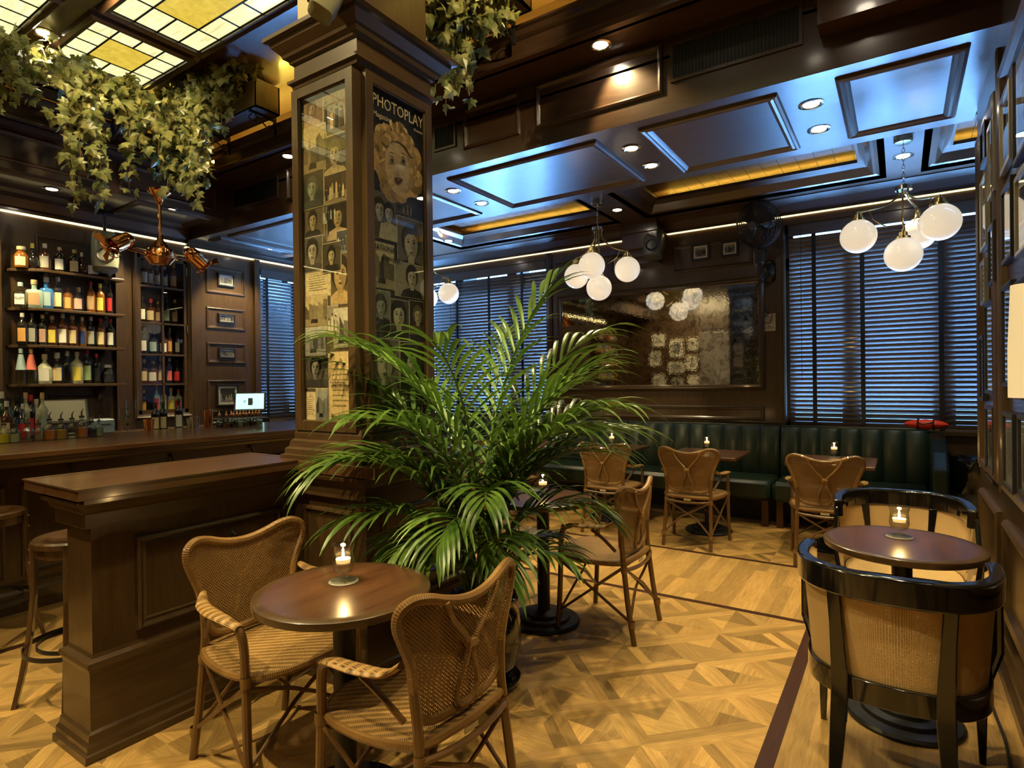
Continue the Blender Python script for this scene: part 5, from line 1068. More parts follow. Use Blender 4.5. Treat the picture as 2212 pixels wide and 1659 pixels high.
for z,r0 in ((.45,.203),(.52,.212),(.58,.215),(.64,.222),(.72,.215),(.74,.19),(.70,.15),(.6,.13)):
    n=len(mb.v)
    for i in range(S): a=2*PI*i/S; q=r0+rr.uniform(-.008,.012); mb.v.append((q*math.cos(a),q*math.sin(a),z+rr.uniform(-.012,.012)))
    if k is not None:
        for i in range(S): j=(i+1)%S; mb.face((k+i,k+j,n+j,n+i))
    k=n
mb.build('liner',e,smooth=True)
# ------------------------------------------------------------------ tables
def table_base(e,steps=3,r=.215):
    pr=[(.001,.0),(r,0),(r+.002,.012),(r*.97,.022),(r*.74,.026),(r*.72,.042),(r*.54,.048),(r*.52,.062),(r*.34,.068),(.04,.075),(.038,.10)]
    MB(M_black).lathe(pr,(0,0,0),40).build('base_plate',e,smooth=True); MB(M_black).lathe([(.038,.07),(.038,.70),(.07,.715),(.15,.72)],(0,0,0),24).build('pedestal',e,smooth=True)
def round_table(P,label,r=.295):
    e=empty('round_table',P,0,label,'table','round pedestal tables'); table_base(e)
    MB(M_table).lathe([(.001,.75),(r-.035,.75)],(0,0,0),64).build('tabletop',e); MB(M_tedge).lathe([(r-.035,.75),(r-.008,.75),(r-.001,.745),(r,.735),(r-.003,.722),(r-.015,.716),(.001,.716)],(0,0,0),64).build('edge_band',e,smooth=True); return e
T1=V((-1.60,1.365,0)); T2=V((-1.815,3.08,0)); T3=V((-.0,3.0,0))
round_table(T1,'near round mahogany table between the two wicker armchairs in front'); round_table(T2,'round mahogany table right behind the palm'); round_table(T3,'round mahogany table between the two black cane tub chairs by the right wall')
def square_table(P,label,s=.325):
    e=empty('square_table',P,0,label,'table','square tables along the banquette'); table_base(e)
    MB(M_table).box(-s,s,-s,s,.722,.75,None,.004).build('tabletop',e); return e
TS=[(-1.545,5.75),(-2.575,5.78),(-3.52,5.70),(-.49,5.70),(-4.9,5.7)]
for (x,y),n in zip(TS,('second from the right along the banquette','third from the right, behind the palm tip','fourth from the right, right behind the palm','rightmost along the banquette','far left, hidden behind the palm')):
    square_table((x,y,0),'square mahogany table, '+n)
def candle(P,label,s=1.08,power=1.2):
    e=empty('candle_glass',P,0,label,'candle','candle glasses on the tables')
    MB(M_glass).lathe([(.001,.0),(.040*s,.0),(.041*s,.004),(.012*s,.008),(.006*s,.016),(.008*s,.022),(.030*s,.034),(.036*s,.055),(.034*s,.085),(.032*s,.105),(.038*s,.13),(.0365*s,.13),(.030*s,.105),(.032*s,.085),(.034*s,.055),(.028*s,.037),(.004*s,.026),(.001,.026)],(0,0,0),32).build('glass_bowl',e,smooth=True)
    MB(M_water).lathe([(.001,.0275),(.026*s,.038),(.0325*s,.055),(.0325*s,.064),(.001,.064)],(0,0,0),24).build('water',e,smooth=True)
    MB(M_wax).lathe([(.001,.0645),(.022*s,.0645),(.024*s,.078),(.020*s,.079),(.001,.077)],(0,0,0),20).build('wax',e,smooth=True)
    MB(M_dark).tube([(0,0,.077),(.001,0,.084)],.0008,5).build('wick',e)
    MB(M_flame).lathe([(.0005,.082),(.0040,.087),(.0045,.092),(.0025,.101),(.0003,.110)],(0,0,0),12).build('flame',e,smooth=True)
    light('candle_light','POINT',(P[0],P[1],P[2]+.12),power,(1,.62,.24),.008); return e
c1=at(742,1256,z=.75); c2=at(1173,1070,z=.75); c3=at(1943,1160,z=.75)
for q,lb in ((c1,'lit candle glass on the near round table'),(c2,'lit candle glass on the round table behind the palm'),(c3,'lit candle glass on the table between the black cane chairs'),(at(1527,972,z=.75),'lit candle glass on the second square table from the right'),(at(1322,960,z=.75),'lit candle glass on the third square table from the right'),(at(1153,955,z=.75),'lit candle glass on the square table right behind the palm'),(at(1802,987,z=.75),'lit candle glass on the rightmost square table')):
    candle((q.x,q.y,.7535),lb)
    cs=MB(flat('clear_coaster',(.35,.33,.28),.15,0,.5)).lathe([(.001,0),(.050,0),(.052,.002),(.050,.0035),(.001,.0035)],(q.x,q.y,.750),32).build('coaster',smooth=True); tag(cs,'small pale coaster under the '+lb[4:],'coaster','coasters under the candles')
# ------------------------------------------------------------------ rattan armchair (front = -y)
def rattan(P,rz,label):
    e=empty('wicker_armchair',P,rz,label,'chair','woven rattan armchairs')
    def yb(x,z): return .165+.05*max(0,(z-.48))/.37-.9*x*x*(0.45+.9*(z-.45))
    half=[(0,.475),(.10,.478),(.155,.492),(.185,.53),(.198,.60),(.212,.67),(.238,.735),(.258,.79),(.252,.832),(.215,.853),(.165,.848),(.11,.829),(.055,.815),(0,.810)]
    out=half+[(-x,z) for x,z in half[-2:0:-1]]
    ring=catmull([(x,yb(x,z),z) for x,z in out],4,closed=True)
    MB(M_rattan).tube(ring,.0155,8,closed=True).build('back_frame',e,smooth=True)
    # woven back panel: grid between the outline's left and right edge per height
    mb=MB(M_weave); pr=[(x,z) for x,z in half]
    cm=catmull([(x,0,z) for x,z in half],4)
    def hw(z):
        best=0
        for a,b in zip(cm,cm[1:]):
            lo,hi=min(a.z,b.z),max(a.z,b.z)
            if lo-1e-6<=z<=hi+1e-6 and hi>lo: t=(z-a.z)/(b.z-a.z); best=max(best,a.x+(b.x-a.x)*t)
        return best
    topc=[(p.x,p.z) for p in cm if p.z>.79]
    def ztop(x):
        x=abs(x); best=.81
        for a,b in zip(cm,cm[1:]):
            if a.z>.8 and b.z>.8 and min(a.x,b.x)<=x<=max(a.x,b.x): t=(x-a.x)/((b.x-a.x) or 1); best=a.z+(b.z-a.z)*t
        return best
    NX,NZ=16,14; g=[]
    for j in range(NZ+1):
        row=[]
        for i in range(NX+1):
            u=-1+2*i/NX; z=.478+(.80-.478)*j/NZ; x=u*hw(z)*.985
            zz=z if j<NZ else z
            if j>NZ-4: zz=z+(ztop(x)-.80)*(j-(NZ-4))/4*.98
            row.append(len(mb.v)); mb.v.append((x,yb(x,zz),zz)); 
        g.append(row)
    for j in range(NZ):
        for i in range(NX):
            q=[g[j][i],g[j][i+1],g[j+1][i+1],g[j+1][i]]; mb.face(q,[(mb.v[k][0],mb.v[k][2]) for k in q])
    mb.build('woven_back',e,smooth=True)
    rb=MB(M_rattan); o=.014
    for s in (-1,1):
        rb.tube(catmull([(s*x,yb(x,z)+o,z) for x,z in ((.118,.828),(.098,.785),(.060,.735),(.020,.690),(.010,.660),(.020,.615),(.040,.565),(.046,.525),(.028,.490),(0,.480))],5),.0085,7)
    rb.tube([(-.02,yb(0,.672)+o,.672),(.02,yb(0,.672)+o,.672)],.014,8); rb.build('back_loop',e,smooth=True)
    seat=[(0,-.265),(.12,-.255),(.205,-.215),(.245,-.14),(.25,-.04),(.235,.06),(.205,.14),(.165,.175),(.08,.185),(0,.19)]
    so=[(x,y) for x,y in seat]+[(-x,y) for x,y in seat[-2:0:-1]]; sp=catmull([(x,y,.448) for x,y in so],3,closed=True)
    mb=MB(M_seat); n=len(sp); c=len(mb.v); mb.v.append((0,-.03,.452)); k0=len(mb.v)
    for f,dz in ((.4,.004),(.75,.004),(1.0,0),(1.02,-.02),(.98,-.032)):
        for p in sp: mb.v.append((p.x*f,-.03+(p.y+.03)*f,p.z+dz))
    U_=lambda k:(mb.v[k][0]+mb.v[k][1]*.9,mb.v[k][1]-mb.v[k][0]*.9)
    for i in range(n): j=(i+1)%n; q=(c,k0+i,k0+j); mb.face(q,[U_(k) for k in q])
    for r_ in range(4):
        for i in range(n):
            j=(i+1)%n; q=(k0+r_*n+i,k0+(r_+1)*n+i,k0+(r_+1)*n+j,k0+r_*n+j); mb.face(q,[U_(k) for k in q])
    mb.build('woven_seat',e,smooth=True); MB(M_rattan).tube([(p.x*1.01,p.y*1.01,p.z-.012) for p in sp],.014,7,closed=True).build('seat_roll',e,smooth=True)
    ap=MB(M_pole).tube(catmull([(-.19,.185,.40),(-.1,.20,.392),(0,.205,.388),(.1,.20,.392),(.19,.185,.40)],4),.011,7); ap.build('rear_apron',e,smooth=True)
    MB(flat('bone_tag',(.55,.48,.30),.4)).box(-.03,.03,.198,.202,.405,.422).build('maker_tag',e)
    for s in (-1,1):
        MB(M_pole).tube(catmull([(s*.205,.235,0),(s*.198,.20,.2),(s*.192,.175,.40),(s*.19,.165,.50),(s*.197,yb(.2,.6),.60)],5),[.0165]*6+[.0155]*15 if False else .0155,9).build('rear_leg',e,smooth=True)
        MB(M_pole).tube(catmull([(s*.255,-.215,0),(s*.25,-.20,.2),(s*.248,-.19,.44),(s*.25,-.185,.55),(s*.255,-.165,.605),(s*.26,-.12,.625)],5),.0155,9).build('front_leg',e,smooth=True)
        ar=MB(M_seat); cp_=catmull([(s*.258,-.175,.613),(s*.268,-.10,.632),(s*.262,.0,.636),(s*.240,.09,.640),(s*.215,.13,.665)],5); wd=[.016,.026,.03,.026,.014]; k=None; m_=len(cp_)
        for i,p in enumerate(cp_):
            t=i/(m_-1)*4; a=int(min(3,t)); ww=wd[a]+(wd[a+1]-wd[a])*(t-a); n2=len(ar.v)
            for q in range(10): an=2*PI*q/10; ar.v.append((p.x+ww*math.cos(an),p.y,p.z+.011*math.sin(an)))
            if k is not None:
                for q in range(10): q2=(q+1)%10; f=(k+q,k+q2,n2+q2,n2+q); ar.face(f,[(ar.v[z_][1],ar.v[z_][0]+ar.v[z_][2]) for z_ in f])
            else: ar.face([n2+q for q in range(10)])
            k=n2
        ar.face([k+q for q in range(10)]); ar.build('arm_rest',e,smooth=True)
        MB(M_pole).tube(catmull([(s*.258,.01,.62),(s*.235,.07,.57),(s*.205,.13,.50)],4),.010,7).build('arm_brace',e,smooth=True)
        # side stretchers crossing
        MB(M_pole).tube([(s*.253,-.205,.12),(s*.195,.17,.41)],.008,6).tube([(s*.202,.215,.12),(s*.249,-.19,.41)],.008,6).build('side_stretcher',e,smooth=True)
        for wc in ((s*.249,-.193,.43),(s*.192,.175,.40),(s*.203,.222,.11)): MB(M_rattan).lathe([(.0175,-.018),(.019,0),(.0175,.018)],wc,10).build('cane_wrapping',e,smooth=True)
    for nm_,y,xx,yy in (('rear_stretcher',.19,.198,.21),('front_stretcher',-.2,.252,-.2)):
        MB(M_pole).tube(catmull([(-xx,yy,.12),(-.07,yy*.9,.25),(0,yy*.88,.29),(.07,yy*.9,.33),(xx*.97,yy*.9,.40)],4),.008,6).tube(catmull([(xx,yy,.12),(.07,yy*.9,.25),(0,yy*.88,.29),(-.07,yy*.9,.33),(-xx*.97,yy*.9,.40)],4),.008,6).build(nm_,e,smooth=True)
    return e
ch=rattan((-2.075,1.425,0),R(90),'wicker armchair left of the near round table, its back to the half wall')
for P,rz,lb in (((-1.285,1.415,0),-93,'wicker armchair in the foreground seen from behind, right of the near round table'),((-1.46,3.25,0),-90,'wicker armchair right of the round table behind the palm'),((-1.545,5.28,0),180,'wicker armchair pulled to the second square table from the right'),((-2.36,5.32,0),181,'wicker armchair partly behind a palm frond, at the third square table from the right'),((-.50,5.25,0),184,'wicker armchair behind the far black cane chair, at the rightmost square table'),((-3.45,5.15,0),180,'wicker armchair behind the palm at the fourth square table'),((-2.25,3.22,0),90,'wicker armchair mostly hidden by the palm, left of its round table')):
    dup(ch,P,R(rz),lb)
# ------------------------------------------------------------------ black cane tub chair (front = -y)
def tub(P,rz,label):
    e=empty('cane_tub_chair',P,rz,label,'chair','black lacquered cane tub chairs')
    def U(t,a,b,yo=0,fl=.0):   # t from -1 (left front) to 1 (right front); returns point on the horseshoe
        ang=PI*(.5-.5*t)*1.0; ang=PI/2-t*R(104); c,s=math.cos(ang),math.sin(ang)
        return V((a*math.copysign(abs(c)**.8,c),b*math.copysign(abs(s)**.8,s)+yo,0))
    def band(mb,a,b,yo,z0,z1,th,t0=-1,t1=1,n=40,a2=None,b2=None,yo2=None,zf=0):
        k=None
        for i in range(n+1):
            t=t0+(t1-t0)*i/n; lo=U(t,a,b,yo); hi=U(t,a2 or a,b2 or b,yo if yo2 is None else yo2); dz=zf*abs(t)**3
            ni=(lo-V((0,yo,0))).normalized()*th; m=len(mb.v)
            for p,z in ((lo,z0),(hi,z1),(hi-ni,z1),(lo-ni,z0)): mb.v.append((p.x,p.y,z+dz))
            if k is not None:
                for q in range(4):
                    q2=(q+1)%4; mb.face((k+q,m+q,m+q2,k+q2),[(i/n*1.2,z0),((i+1)/n*1.2,z0),((i+1)/n*1.2,z1),(i/n*1.2,z1)] if False else [(t*.45-(0 if z_ in(k+q,k+q2) else 0),0) for z_ in range(4)] if q in (1,3) else [((t-(t1-t0)/n)*.62,(z0 if q==0 else z1)),(t*.62,(z0 if q==0 else z1)),(t*.62,(z1 if q==0 else z0)),((t-(t1-t0)/n)*.62,(z1 if q==0 else z0))])
            else: mb.face((m,m+1,m+2,m+3))
            k=m
        mb.face((k+3,k+2,k+1,k))
    mb=MB(M_lacq); band(mb,.315,.34,.0,.705,.80,.045,-1,1,48,.318,.344,0,-.012); mb.build('top_rail',e,smooth=True,bevel=.009)
    mb=MB(M_lacq); band(mb,.285,.285,-.01,.335,.415,.035,-1,1,44); mb.box(-.24,.24,-.27,-.235,.34,.41); mb.build('seat_frame',e,smooth=True,bevel=.004)
    mb=MB(M_canel); band(mb,.272,.27,-.01,.41,.75,.004,-.93,.93,44,.296,.315,0); mb.build('cane_back',e,smooth=True)
    mb=MB(M_canel); pts=[U(-1+2*i/24,.26,.26,-.01) for i in range(25)]; mb.poly([(p.x,p.y,.418) for p in pts],[(p.x,p.y) for p in pts]); mb.build('cane_seat',e)
    MB(M_black).prism([(p.x*.97,p.y*.97) for p in pts],.395,.41).build('seat_board',e)
    for s in (-1,1):
        def sq(mb,path,w,d):
            k=None
            for (x,y,z),ww,dd in zip(path,w,d):
                m=len(mb.v)
                for a,b in ((-ww,-dd),(ww,-dd),(ww,dd),(-ww,dd)): mb.v.append((x+a,y+b,z))
                if k is not None:
                    for q in range(4): q2=(q+1)%4; mb.face((k+q,k+q2,m+q2,m+q))
                else: mb.face((m+3,m+2,m+1,m))
                k=m
            mb.face((k,k+1,k+2,k+3))
        mb=MB(M_lacq); sq(mb,[(s*.165,.36,0),(s*.158,.30,.16),(s*.150,.262,.34),(s*.150,.255,.42),(s*.158,.272,.60),(s*.164,.282,.712)],[.014,.022,.027,.026,.021,.021],[.014,.02,.024,.024,.020,.020]); mb.build('rear_leg',e,smooth=True,bevel=.004)
        mb=MB(M_lacq); sq(mb,[(s*.265,-.205,0),(s*.262,-.20,.2),(s*.258,-.195,.40)],[.011,.017,.022],[.011,.017,.022]); mb.build('front_leg',e,smooth=True,bevel=.004)
        mb=MB(M_lacq); k=len(mb.v); pr=[(-.235,.36),(-.06,.36),(-.01,.50),(.0,.75),(-.10,.755),(-.12,.74),(-.20,.55)]
        for x in (s*.292,s*.312):
            for y,z in pr: mb.v.append((x-(.03*s if z<.45 else 0),y,z))
        c=len(pr); mb.face([k+i for i in range(c)]); mb.face([k+c+i for i in range(c)][::-1])
        for i in range(c): j=(i+1)%c; mb.face((k+i,k+j,k+c+j,k+c+i))
        mb.build('arm_board',e,bevel=.005)
    return e
tb=tub((-.02,2.63,0),R(180+2) if False else R(180),'near black lacquered cane tub chair seen from behind, right foreground')
tb.location=(-.025,2.60,0); tb.rotation_euler=(0,0,R(178)+PI*0); 
dup(tb,(0.0,3.76,0),R(3),'far black lacquered cane tub chair on the other side of its round table')
# ------------------------------------------------------------------ bar stools
def stool(P,rz,label):
    e=empty('bar_stool',P,rz,label,'stool','bentwood bar stools'); h=.76; M_st=MATS.get('stool_wood') or wood('stool_wood',(.045,.022,.009),(.09,.045,.017),.25,(1,1,.1),20,.5)
    MB(M_st).lathe([(.001,h-.012),(.10,h-.012),(.118,h-.004),(.125,h),(.175,h),(.185,h-.008),(.185,h-.03),(.17,h-.035),(.001,h-.035)],(0,0,0),40).build('seat',e,smooth=True); MB(M_st).lathe([(.17,h-.035),(.17,h-.075),(.155,h-.075),(.155,h-.035)],(0,0,0),36).build('seat_ring',e,smooth=True)
    for k in range(4):
        a=2*PI*k/4+PI/4; c,s=math.cos(a),math.sin(a); T=Matrix.Rotation(a,4,'Z'); mb=MB(M_st); kk=None
        for x,z,w in ((.255,0,.019),(.225,.14,.021),(.195,.32,.023),(.178,.50,.024),(.178,.66,.024),(.180,h-.02,.022)):
            m=len(mb.v)
            for p,q in ((-.010,-w),(.010,-w),(.010,w),(-.010,w)): mb.v.append(tuple(T@V((x+p,q,z))))
            if kk is not None:
                for i in range(4): j=(i+1)%4; mb.face((kk+i,kk+j,m+j,m+i))
            kk=m
        mb.face((kk,kk+1,kk+2,kk+3)); mb.build('leg',e,bevel=.004); MB(M_brass).sphere((c*.192,s*.192,h-.05),.006,8,6).sphere((c*.192,s*.192,h-.11),.006,8,6).build('screw',e,smooth=True)
    MB(M_iron).lathe([(.215,.255),(.219,.255),(.219,.275),(.215,.275),(.215,.255)],(0,0,0),40).build('foot_ring',e,smooth=True); MB(M_iron).lathe([(.165,.265),(.169,.265),(.169,.283),(.165,.283),(.165,.265)],(0,0,0),40).build('inner_ring',e,smooth=True)
    return e
st=stool((-3.22,1.19,0),R(12),'bentwood bar stool tucked beside the near end of the half wall')
dup(st,(-4.28,1.12,0),R(30),'bentwood bar stool at the long bar, left edge of the photo'); dup(st,(-4.28,2.1,0),R(10),'bentwood bar stool at the long bar, hidden behind the half wall end'); dup(st,(-3.25,2.3,0),R(40),'bentwood bar stool deeper behind the half wall')
# ------------------------------------------------------------------ umbrella, cable
e=empty('folded_umbrella',(-2.50,1.56,.0),0,'folded black umbrella hooked behind the left wicker armchair','umbrella')
M_=Matrix.Translation((.02,.0,.05))@Matrix.Rotation(R(-10),4,'Y')
S=16; mb=MB(flat('black_umbrella_cloth',(.012,.016,.02),.6)); k=None
for z,r_ in ((.10,.008),(.18,.022),(.35,.038),(.5,.045),(.56,.03)):
    m=len(mb.v)
    for i in range(S): a=2*PI*i/S; q=r_*(1+.22*(i%2)); mb.v.append(tuple(M_@V((q*math.cos(a+z*2),q*math.sin(a+z*2),z))))
    if k is not None:
        for i in range(S): j=(i+1)%S; mb.face((k+i,k+j,m+j,m+i))
    k=m
mb.build('canopy_cloth',e,smooth=True); MB(flat('umbrella_tip_wood',(.14,.05,.02),.4)).tube([M_@V((0,0,-.045)),M_@V((0,0,.12))],[.004,.007],8).build('tip',e); MB(M_dark).tube([M_@V((0,0,.55)),M_@V((0,0,.70)),M_@V((.02,0,.73)),M_@V((.05,0,.71))],.008,8).build('handle',e)
cb=MB(M_dark).tube(catmull([(.36,4.2,.008),(.33,3.6,.008),(.325,3.3,.010),(.335,3.0,.012),(.33,2.75,.008),(.35,2.3,.008),(.34,1.8,.008)],6),.006,6).build('power_cable',smooth=True); tag(cb,'thin black cable running along the floor by the right wall','cable')
# ------------------------------------------------------------------ palm
PP=V((-1.70,2.30,0))
e=empty('plant_pot',PP,0,'glossy black ceramic pot on a saucer holding the palm','plant pot')
MB(M_pot).lathe([(.10,.03),(.13,.035),(.165,.11),(.188,.20),(.19,.27),(.175,.345),(.155,.38),(.155,.395),(.175,.405),(.178,.42),(.165,.425),(.150,.41),(.148,.36)],(0,0,0),48).build('pot',e,smooth=True); MB(M_pot).lathe([(.001,0),(.155,0),(.175,.012),(.18,.03),(.172,.032),(.15,.016),(.001,.016)],(0,0,0),48).build('saucer',e,smooth=True); MB(M_soil).lathe([(.001,.385),(.15,.375)],(0,0,0),24).build('soil',e)
palm=empty('kentia_palm',PP+V((0,0,.38)),0,'tall green palm with long drooping fronds in the middle of the room','palm')
rp_=random.Random(21)
def frond(dirv,L,up0,droop,nl=18,ll=.30,w=.033,base=None,bare=.35):
    """rachis starts at pot, rises, arches towards dirv (horizontal unit vector)"""
    d=V(dirv).normalized(); side=Z_.cross(d); b=base or V((rp_.uniform(-.05,.05),rp_.uniform(-.05,.05),0)); pts=[]; N=22; p=V(b); el=up0
    for i in range(N+1):
        pts.append(p.copy()); t=i/N; e2=el-droop*(t**1.6); p=p+(d*math.cos(R(e2))+Z_*math.sin(R(e2)))*(L/N)
    MB(M_pstem).tube(pts,[.0075*(1-.8*i/N)+.0012 for i in range(N+1)],6).build('frond_stem',palm,smooth=True)
    mb=MB(M_palm); i0=int(N*bare); tot=nl
    for k in range(tot):
        t=bare+(1-bare)*(k+.3)/tot; f=t*N; i=min(N-1,int(f)); q=pts[i].lerp(pts[i+1],f-i); tg=(pts[i+1]-pts[i]).normalized(); nn=tg.cross(side).normalized()
        if nn.z<0: nn=-nn
        s_=math.sin(PI*min(1,max(0,(t-bare)/(1-bare)))**.8)
        for sd in (-1,1):
            l=ll*(.62+.5*s_)*1.12*rp_.uniform(.85,1.12); out=(side*sd*(.80-.45*((t-bare)/(1-bare)))+tg*(.55+.5*((t-bare)/(1-bare)))+nn*rp_.uniform(.05,.3)).normalized()
            M=7; cur=q.copy(); dv=out.copy(); k0=len(mb.v); wv=dv.cross(Z_).normalized() if abs(dv.z)<.95 else side
            for j in range(M+1):
                u=j/M; ww=w*(.35+1.1*u if u<.4 else .79*(1-((u-.4)/.6)**1.7)+.0)+.0006; wv=(dv.cross(Z_)); wv=wv.normalized() if wv.length>.05 else side; nv=wv.cross(dv).normalized()
                for a,b in ((-1,.35),(0,0),(1,.35)): mb.v.append(tuple(cur+wv*a*ww*.5+nv*b*ww*.5))
                cur=cur+dv*(l/M); dv=(dv+V((0,0,-.20*(.6+u)*rp_.uniform(.7,1.2)))).normalized()
            for j in range(M):
                a=k0+j*3; mb.face((a,a+1,a+4,a+3)); mb.face((a+1,a+2,a+5,a+4))
    mb.build('frond_leaf',palm,smooth=True)
def sd(a,b): return _r0*a+V((_f.x,_f.y,0)).normalized()*b
FR=[(sd(-1,-.6),1.28,85,126,18,.34),(sd(-.55,-.2),1.55,87,72,18,.36),(sd(.35,.2),1.66,83,66,18,.36),(sd(1,.1),1.25,82,96,18,.34),(sd(.9,-.2),.88,80,120,16,.28),(sd(-1,-.7),.92,74,105,16,.28),(sd(-.9,-.6),.66,66,85,14,.25),(sd(-.3,-1),.92,78,122,16,.28),(sd(.25,-1),.80,74,130,16,.26),(sd(.8,-.5),.55,68,95,12,.22),(sd(1,.3),.52,64,80,12,.22),(sd(-.8,-.9),.78,70,105,14,.26),(sd(.1,.6),1.6,86,60,18,.36),(sd(.6,.5),1.36,79,84,18,.34),(sd(-.4,.1),1.42,84,66,18,.36),(sd(-.1,-.5),1.52,87,75,18,.36),(sd(.45,-.3),1.30,83,82,18,.34),(sd(-.5,-.9),.62,64,90,14,.22),(sd(.15,.1),1.72,88,42,18,.34),
(sd(-.3,-.3),1.28,86,90,18,.34),(sd(.3,-.2),1.20,86,92,18,.34),(sd(-.7,-.4),1.12,83,100,18,.32),(sd(.7,.1),1.12,82,100,18,.32),(sd(0,-.8),1.0,84,112,16,.28),(sd(.8,.2),1.36,84,68,18,.34),(sd(-.2,.2),1.3,87,60,18,.36),(sd(.2,-.1),1.35,87,66,18,.36)]


for k,(d,L,u0,dr,nl,ll) in enumerate(FR): frond(d,L,u0,dr,nl,ll)
for k in range(10):
    a=rp_.uniform(0,2*PI); b=V((.07*math.cos(a),.07*math.sin(a),0)); MB(M_pstem).tube(catmull([b,b*1.3+V((0,0,.3)),b*1.8+V((0,0,.65))],4),.006,6).build('young_stem',palm,smooth=True)
# ------------------------------------------------------------------ hanging planters and ivy
def planter(x0,x1,y0,y1,z0,h,label,br,wally,axis='x'):
    e=empty('hanging_planter',((x0+x1)/2,(y0+y1)/2,z0),0,label,'planter','wall planters for the ivy')
    mb=MB(M_wood); mb.box(x0,x1,y0,y1,z0,z0+.015); mb.box(x0,x1,y0,y0+.015,z0,z0+h); mb.box(x0,x1,y1-.015,y1,z0,z0+h); mb.box(x0,x0+.015,y0,y1,z0,z0+h); mb.box(x1-.015,x1,y0,y1,z0,z0+h); mb.box(x0-.01,x1+.01,y0-.01,y0+.02,z0+h-.02,z0+h+.01); mb.build('box',e,world=True)
    MB(M_cream).box(x0+.02,x1-.0,y0-.004,y0-.001,z0+.004,z0+h-.022).build('front_board',e,world=True) if axis=='x' else None
    MB(M_soil).box(x0+.015,x1-.015,y0+.015,y1-.015,z0+.015,z0+h-.03).build('soil',e,world=True)
    for q in br:
        mb=MB(M_iron)
        if axis=='x':
            mb.box(q-.012,q+.012,wally-.02,wally,z0-.16,z0+.1); mb.box(q-.01,q+.01,y0+.02,wally,z0-.018,z0); mb.tube(catmull([(q,y0+.05,z0-.02),(q,y0+.02,z0-.07),(q,y0+.09,z0-.09),(q,y0+.10,z0-.04)],5),.006,6); mb.tube([(q,y0+.08,z0-.02),(q,wally-.015,z0-.15)],.007,6); mb.tube([V((q,wally-.06,z0-.10))+V((0,.03*math.cos(2*PI*i/12),.03*math.sin(2*PI*i/12))) for i in range(12)],.004,5,closed=True)
        else:
            mb.box(wally,wally+.02,q-.012,q+.012,z0-.16,z0+.1); mb.box(wally,x1-.02,q-.01,q+.01,z0-.018,z0); mb.tube([(x1-.08,q,z0-.02),(wally+.015,q,z0-.15)],.007,6); mb.tube(catmull([(x1-.05,q,z0-.02),(x1-.02,q,z0-.07),(x1-.09,q,z0-.09),(x1-.1,q,z0-.04)],5),.006,6)
        mb.build('scroll_bracket',e,world=True)
    return e
planter(-6.05,-4.86,3.20,3.46,3.98,.26,'dark planter box on iron brackets left of the column, spilling ivy',(-4.98,-5.75),3.50)
planter(-3.22,-2.08,3.20,3.46,3.98,.26,'dark planter box on iron brackets right of the column, spilling ivy',(-2.25,-2.98),3.50)
planter(-6.14,-5.90,1.30,2.75,3.94,.24,'dark planter box on the bar side of the coffer, spilling ivy',(1.5,2.6),-6.20,'y')
LEAF=[(0,0),(.22,-.12),(.50,-.02),(.36,.20),(.62,.46),(.30,.48),(.20,.70),(0,1.05),(-.20,.70),(-.30,.48),(-.62,.46),(-.36,.20),(-.50,-.02),(-.22,-.12)]
def ivy(name,pts,label,seed,size=.07,dens=1.0,up_=.5,jit=.25):
    """pts: list of (start point, length, lateral drift) vines hanging down"""
    rr=random.Random(seed); e=empty(name,pts[0][0],0,label,'ivy','trailing ivy'); vm=MB(M_vine); lv=MB(M_ivy); cnt=0
    for P,L,dr in pts:
        p=V(P); N=max(4,int(L/.07)); path=[p.copy()]; dv=V((dr[0],dr[1],up_)).normalized()
        for i in range(N):
            dv=(dv+V((rr.uniform(-jit,jit),rr.uniform(-jit,jit),-.55))).normalized(); p=p+dv*(L/N); path.append(p.copy())
        vm.tube(path,.003,4)
        for i in range(1,len(path)):
            fr_=1-i/len(path)
            for k in range(int((2.2+3.0*fr_)*dens)):
                c=path[i]+V((rr.gauss(0,1),rr.gauss(0,1),rr.gauss(0,.8)))*(.02+.05*fr_); s=size*rr.uniform(.55,1.25)
                n=V((rr.gauss(0,.6)-_f.x*.7,rr.gauss(0,.6)-_f.y*.7,rr.uniform(-.5,.6))).normalized(); dn=V((rr.uniform(-.8,.8),rr.uniform(-.8,.8),-1)); dn=(dn-n*dn.dot(n)).normalized(); sx=n.cross(dn)
                k0=len(lv.v); lv.v.append(tuple(c+dn*s*.35+n*s*.10))
                for x,y in LEAF: lv.v.append(tuple(c+sx*x*s+dn*y*s-n*abs(x)*s*.28-n*(y-.4)**2*s*.25))
                m=len(LEAF)
                for q in range(m): lv.face((k0,k0+1+q,k0+1+(q+1)%m))
    vm.build('vine',e,world=True); lv.build('leaves',e,world=True); return e
rr=random.Random(8)
def line_vines(x0,y0,x1,y1,z,n,L,out): return [((x0+(x1-x0)*(k+.5)/n+rr.uniform(-.04,.04),y0+(y1-y0)*(k+.5)/n+rr.uniform(-.04,.04),z),rr.uniform(*L),out) for k in range(n)]
ivy('trailing_ivy',line_vines(-4.80,3.17,-5.40,3.17,4.26,13,(.35,.95),(0,-.5))+line_vines(-4.95,3.12,-5.3,3.12,4.2,3,(1.0,1.3),(0,-.6)),'bushy ivy spilling over the planter end nearest the column on its left',31,.095)
ivy('trailing_ivy',line_vines(-5.4,3.12,-5.95,3.12,4.24,8,(.7,1.25),(0,-.6))+line_vines(-5.2,3.15,-5.5,3.15,4.22,3,(.8,1.2),(0,-.6)),'long ivy strands hanging left of the column over the bar end',32,.09,1.0)
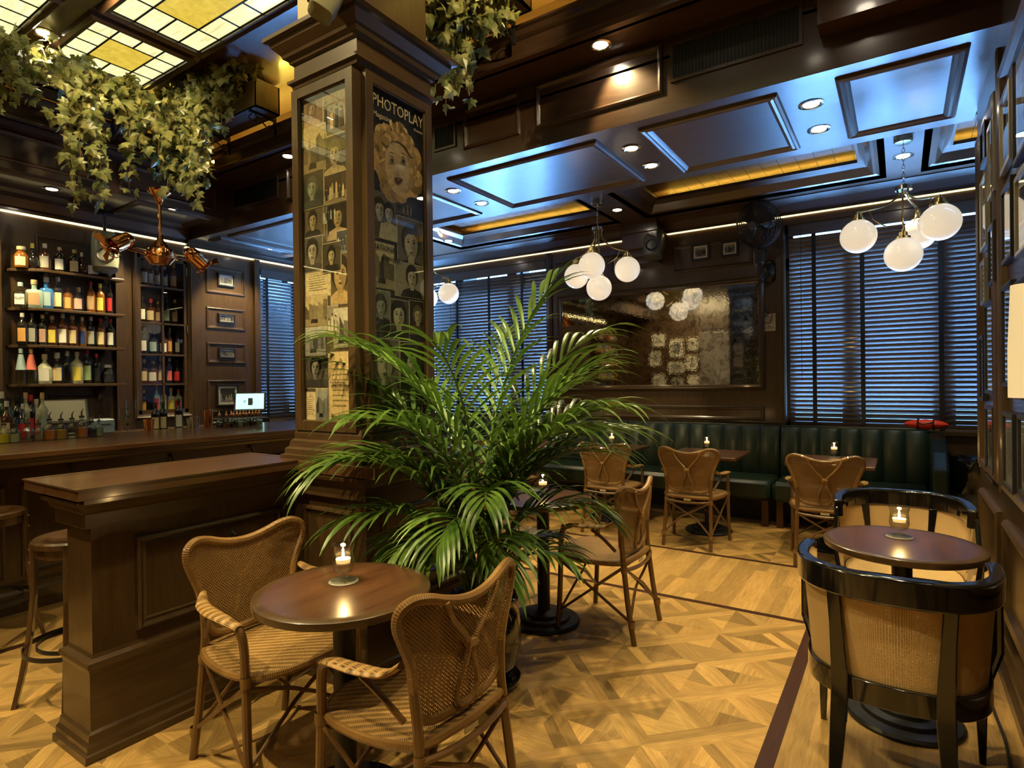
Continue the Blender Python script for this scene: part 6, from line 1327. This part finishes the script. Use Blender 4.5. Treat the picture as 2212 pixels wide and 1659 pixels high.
ivy('trailing_ivy',line_vines(-5.85,2.75,-5.85,2.1,4.16,9,(.6,1.15),(.6,-.1))+line_vines(-5.85,2.36,-5.85,2.2,4.1,2,(1.25,1.45),(.3,-.1)),'ivy clump hanging over the bar shelves, second from the left',33,.092)
ivy('trailing_ivy',line_vines(-5.85,2.0,-5.85,1.4,4.16,9,(.4,1.0),(.6,-.1)),'ivy clump at the left edge of the photo',34,.092)
ivy('trailing_ivy',line_vines(-3.18,3.08,-2.95,3.05,4.05,3,(.4,.7),(0,-.1)),'thin ivy strand close to the right side of the column',35,.075,.6,.0,.15)
ivy('trailing_ivy',line_vines(-2.90,3.05,-2.12,3.08,4.04,15,(.22,.48),(.05,0))+line_vines(-2.70,3.02,-2.45,3.02,4.0,3,(.6,.8),(.05,0)),'ivy clump hanging from the planter right of the column',36,.085,1.1,.0,.18)
print('objects',len(bpy.data.objects))

# ------------------------------------------------------------------ the part of the room behind the camera that the big mirror reflects
for z,n in zip(SHZ,SN):
    e=empty('wall_shelf',(-7.2,-2.3,z-.02),0,'dark wall shelf seen only in the mirror, the %s of four'%n,'shelf','bottle shelves'); MB(M_wood).box(-7.33,-7.06,-2.9,-1.5,z-.028,z).build('board',e,world=True)
rr=random.Random(77)
for ri,z in enumerate(SHZ):
    for k in range(12):
        bottle(V((-7.17,-2.82+k*.112,z)),rr.uniform(.24,.33),rr.uniform(.033,.045),rr.choice(['cyl','cyl','sq','jug']),rr.choice(['amber','brown','dark','clear','gold']),rr.choice(['cream','white','yellow','orange','grey','red']),rr.choice(['black','cork','red','silver']),'bottle seen only in the mirror, %s along the %s mirrored shelf'%((ordn+['twelfth'])[k],SN[ri]),'bottles on the mirrored %s shelf'%SN[ri],0)
nw=V((0,1,0))
for k,(x,z,w,h) in enumerate(((-6.5,1.15,.4,.5),(-6.6,1.9,.36,.46),(-6.5,2.5,.4,.4),(-5.9,1.1,.34,.42),(-6.0,1.65,.5,.36),(-5.95,2.15,.42,.56),(-5.4,1.3,.36,.3),(-5.45,1.75,.34,.44),(-5.4,2.35,.32,.36))):
    picture((x+w,-4.3,z),-X_,nw,w,h,'white-matted photo on the wall behind the camera, %s'%['low left','middle left','high left','low centre','wide one at the centre','tallest at the centre','low right','middle right','high right'][k],'photos on the near wall',None,120+k,.022,.2,M_silver,.04,1.0)
mb=MB(M_art); mb.c=(.50,.44,.18); scene_art(mb,(-4.6,-4.29,.9),-X_,Z_,nw,-1.0,2.0,rr,1.0,(.9,.85,.4),'group') if False else None
blind('window_blind','dark venetian blind on the wall behind the camera',-5.0,-3.9,.95,3.0,-4.25,(-4.7,-4.2))
light('near_wall_fill','AREA',(-5.2,-2.6,3.9),60,(1,.78,.42),1.2,(R(-15),0,0))  # added fill light for the wall the mirror reflects, no fixture
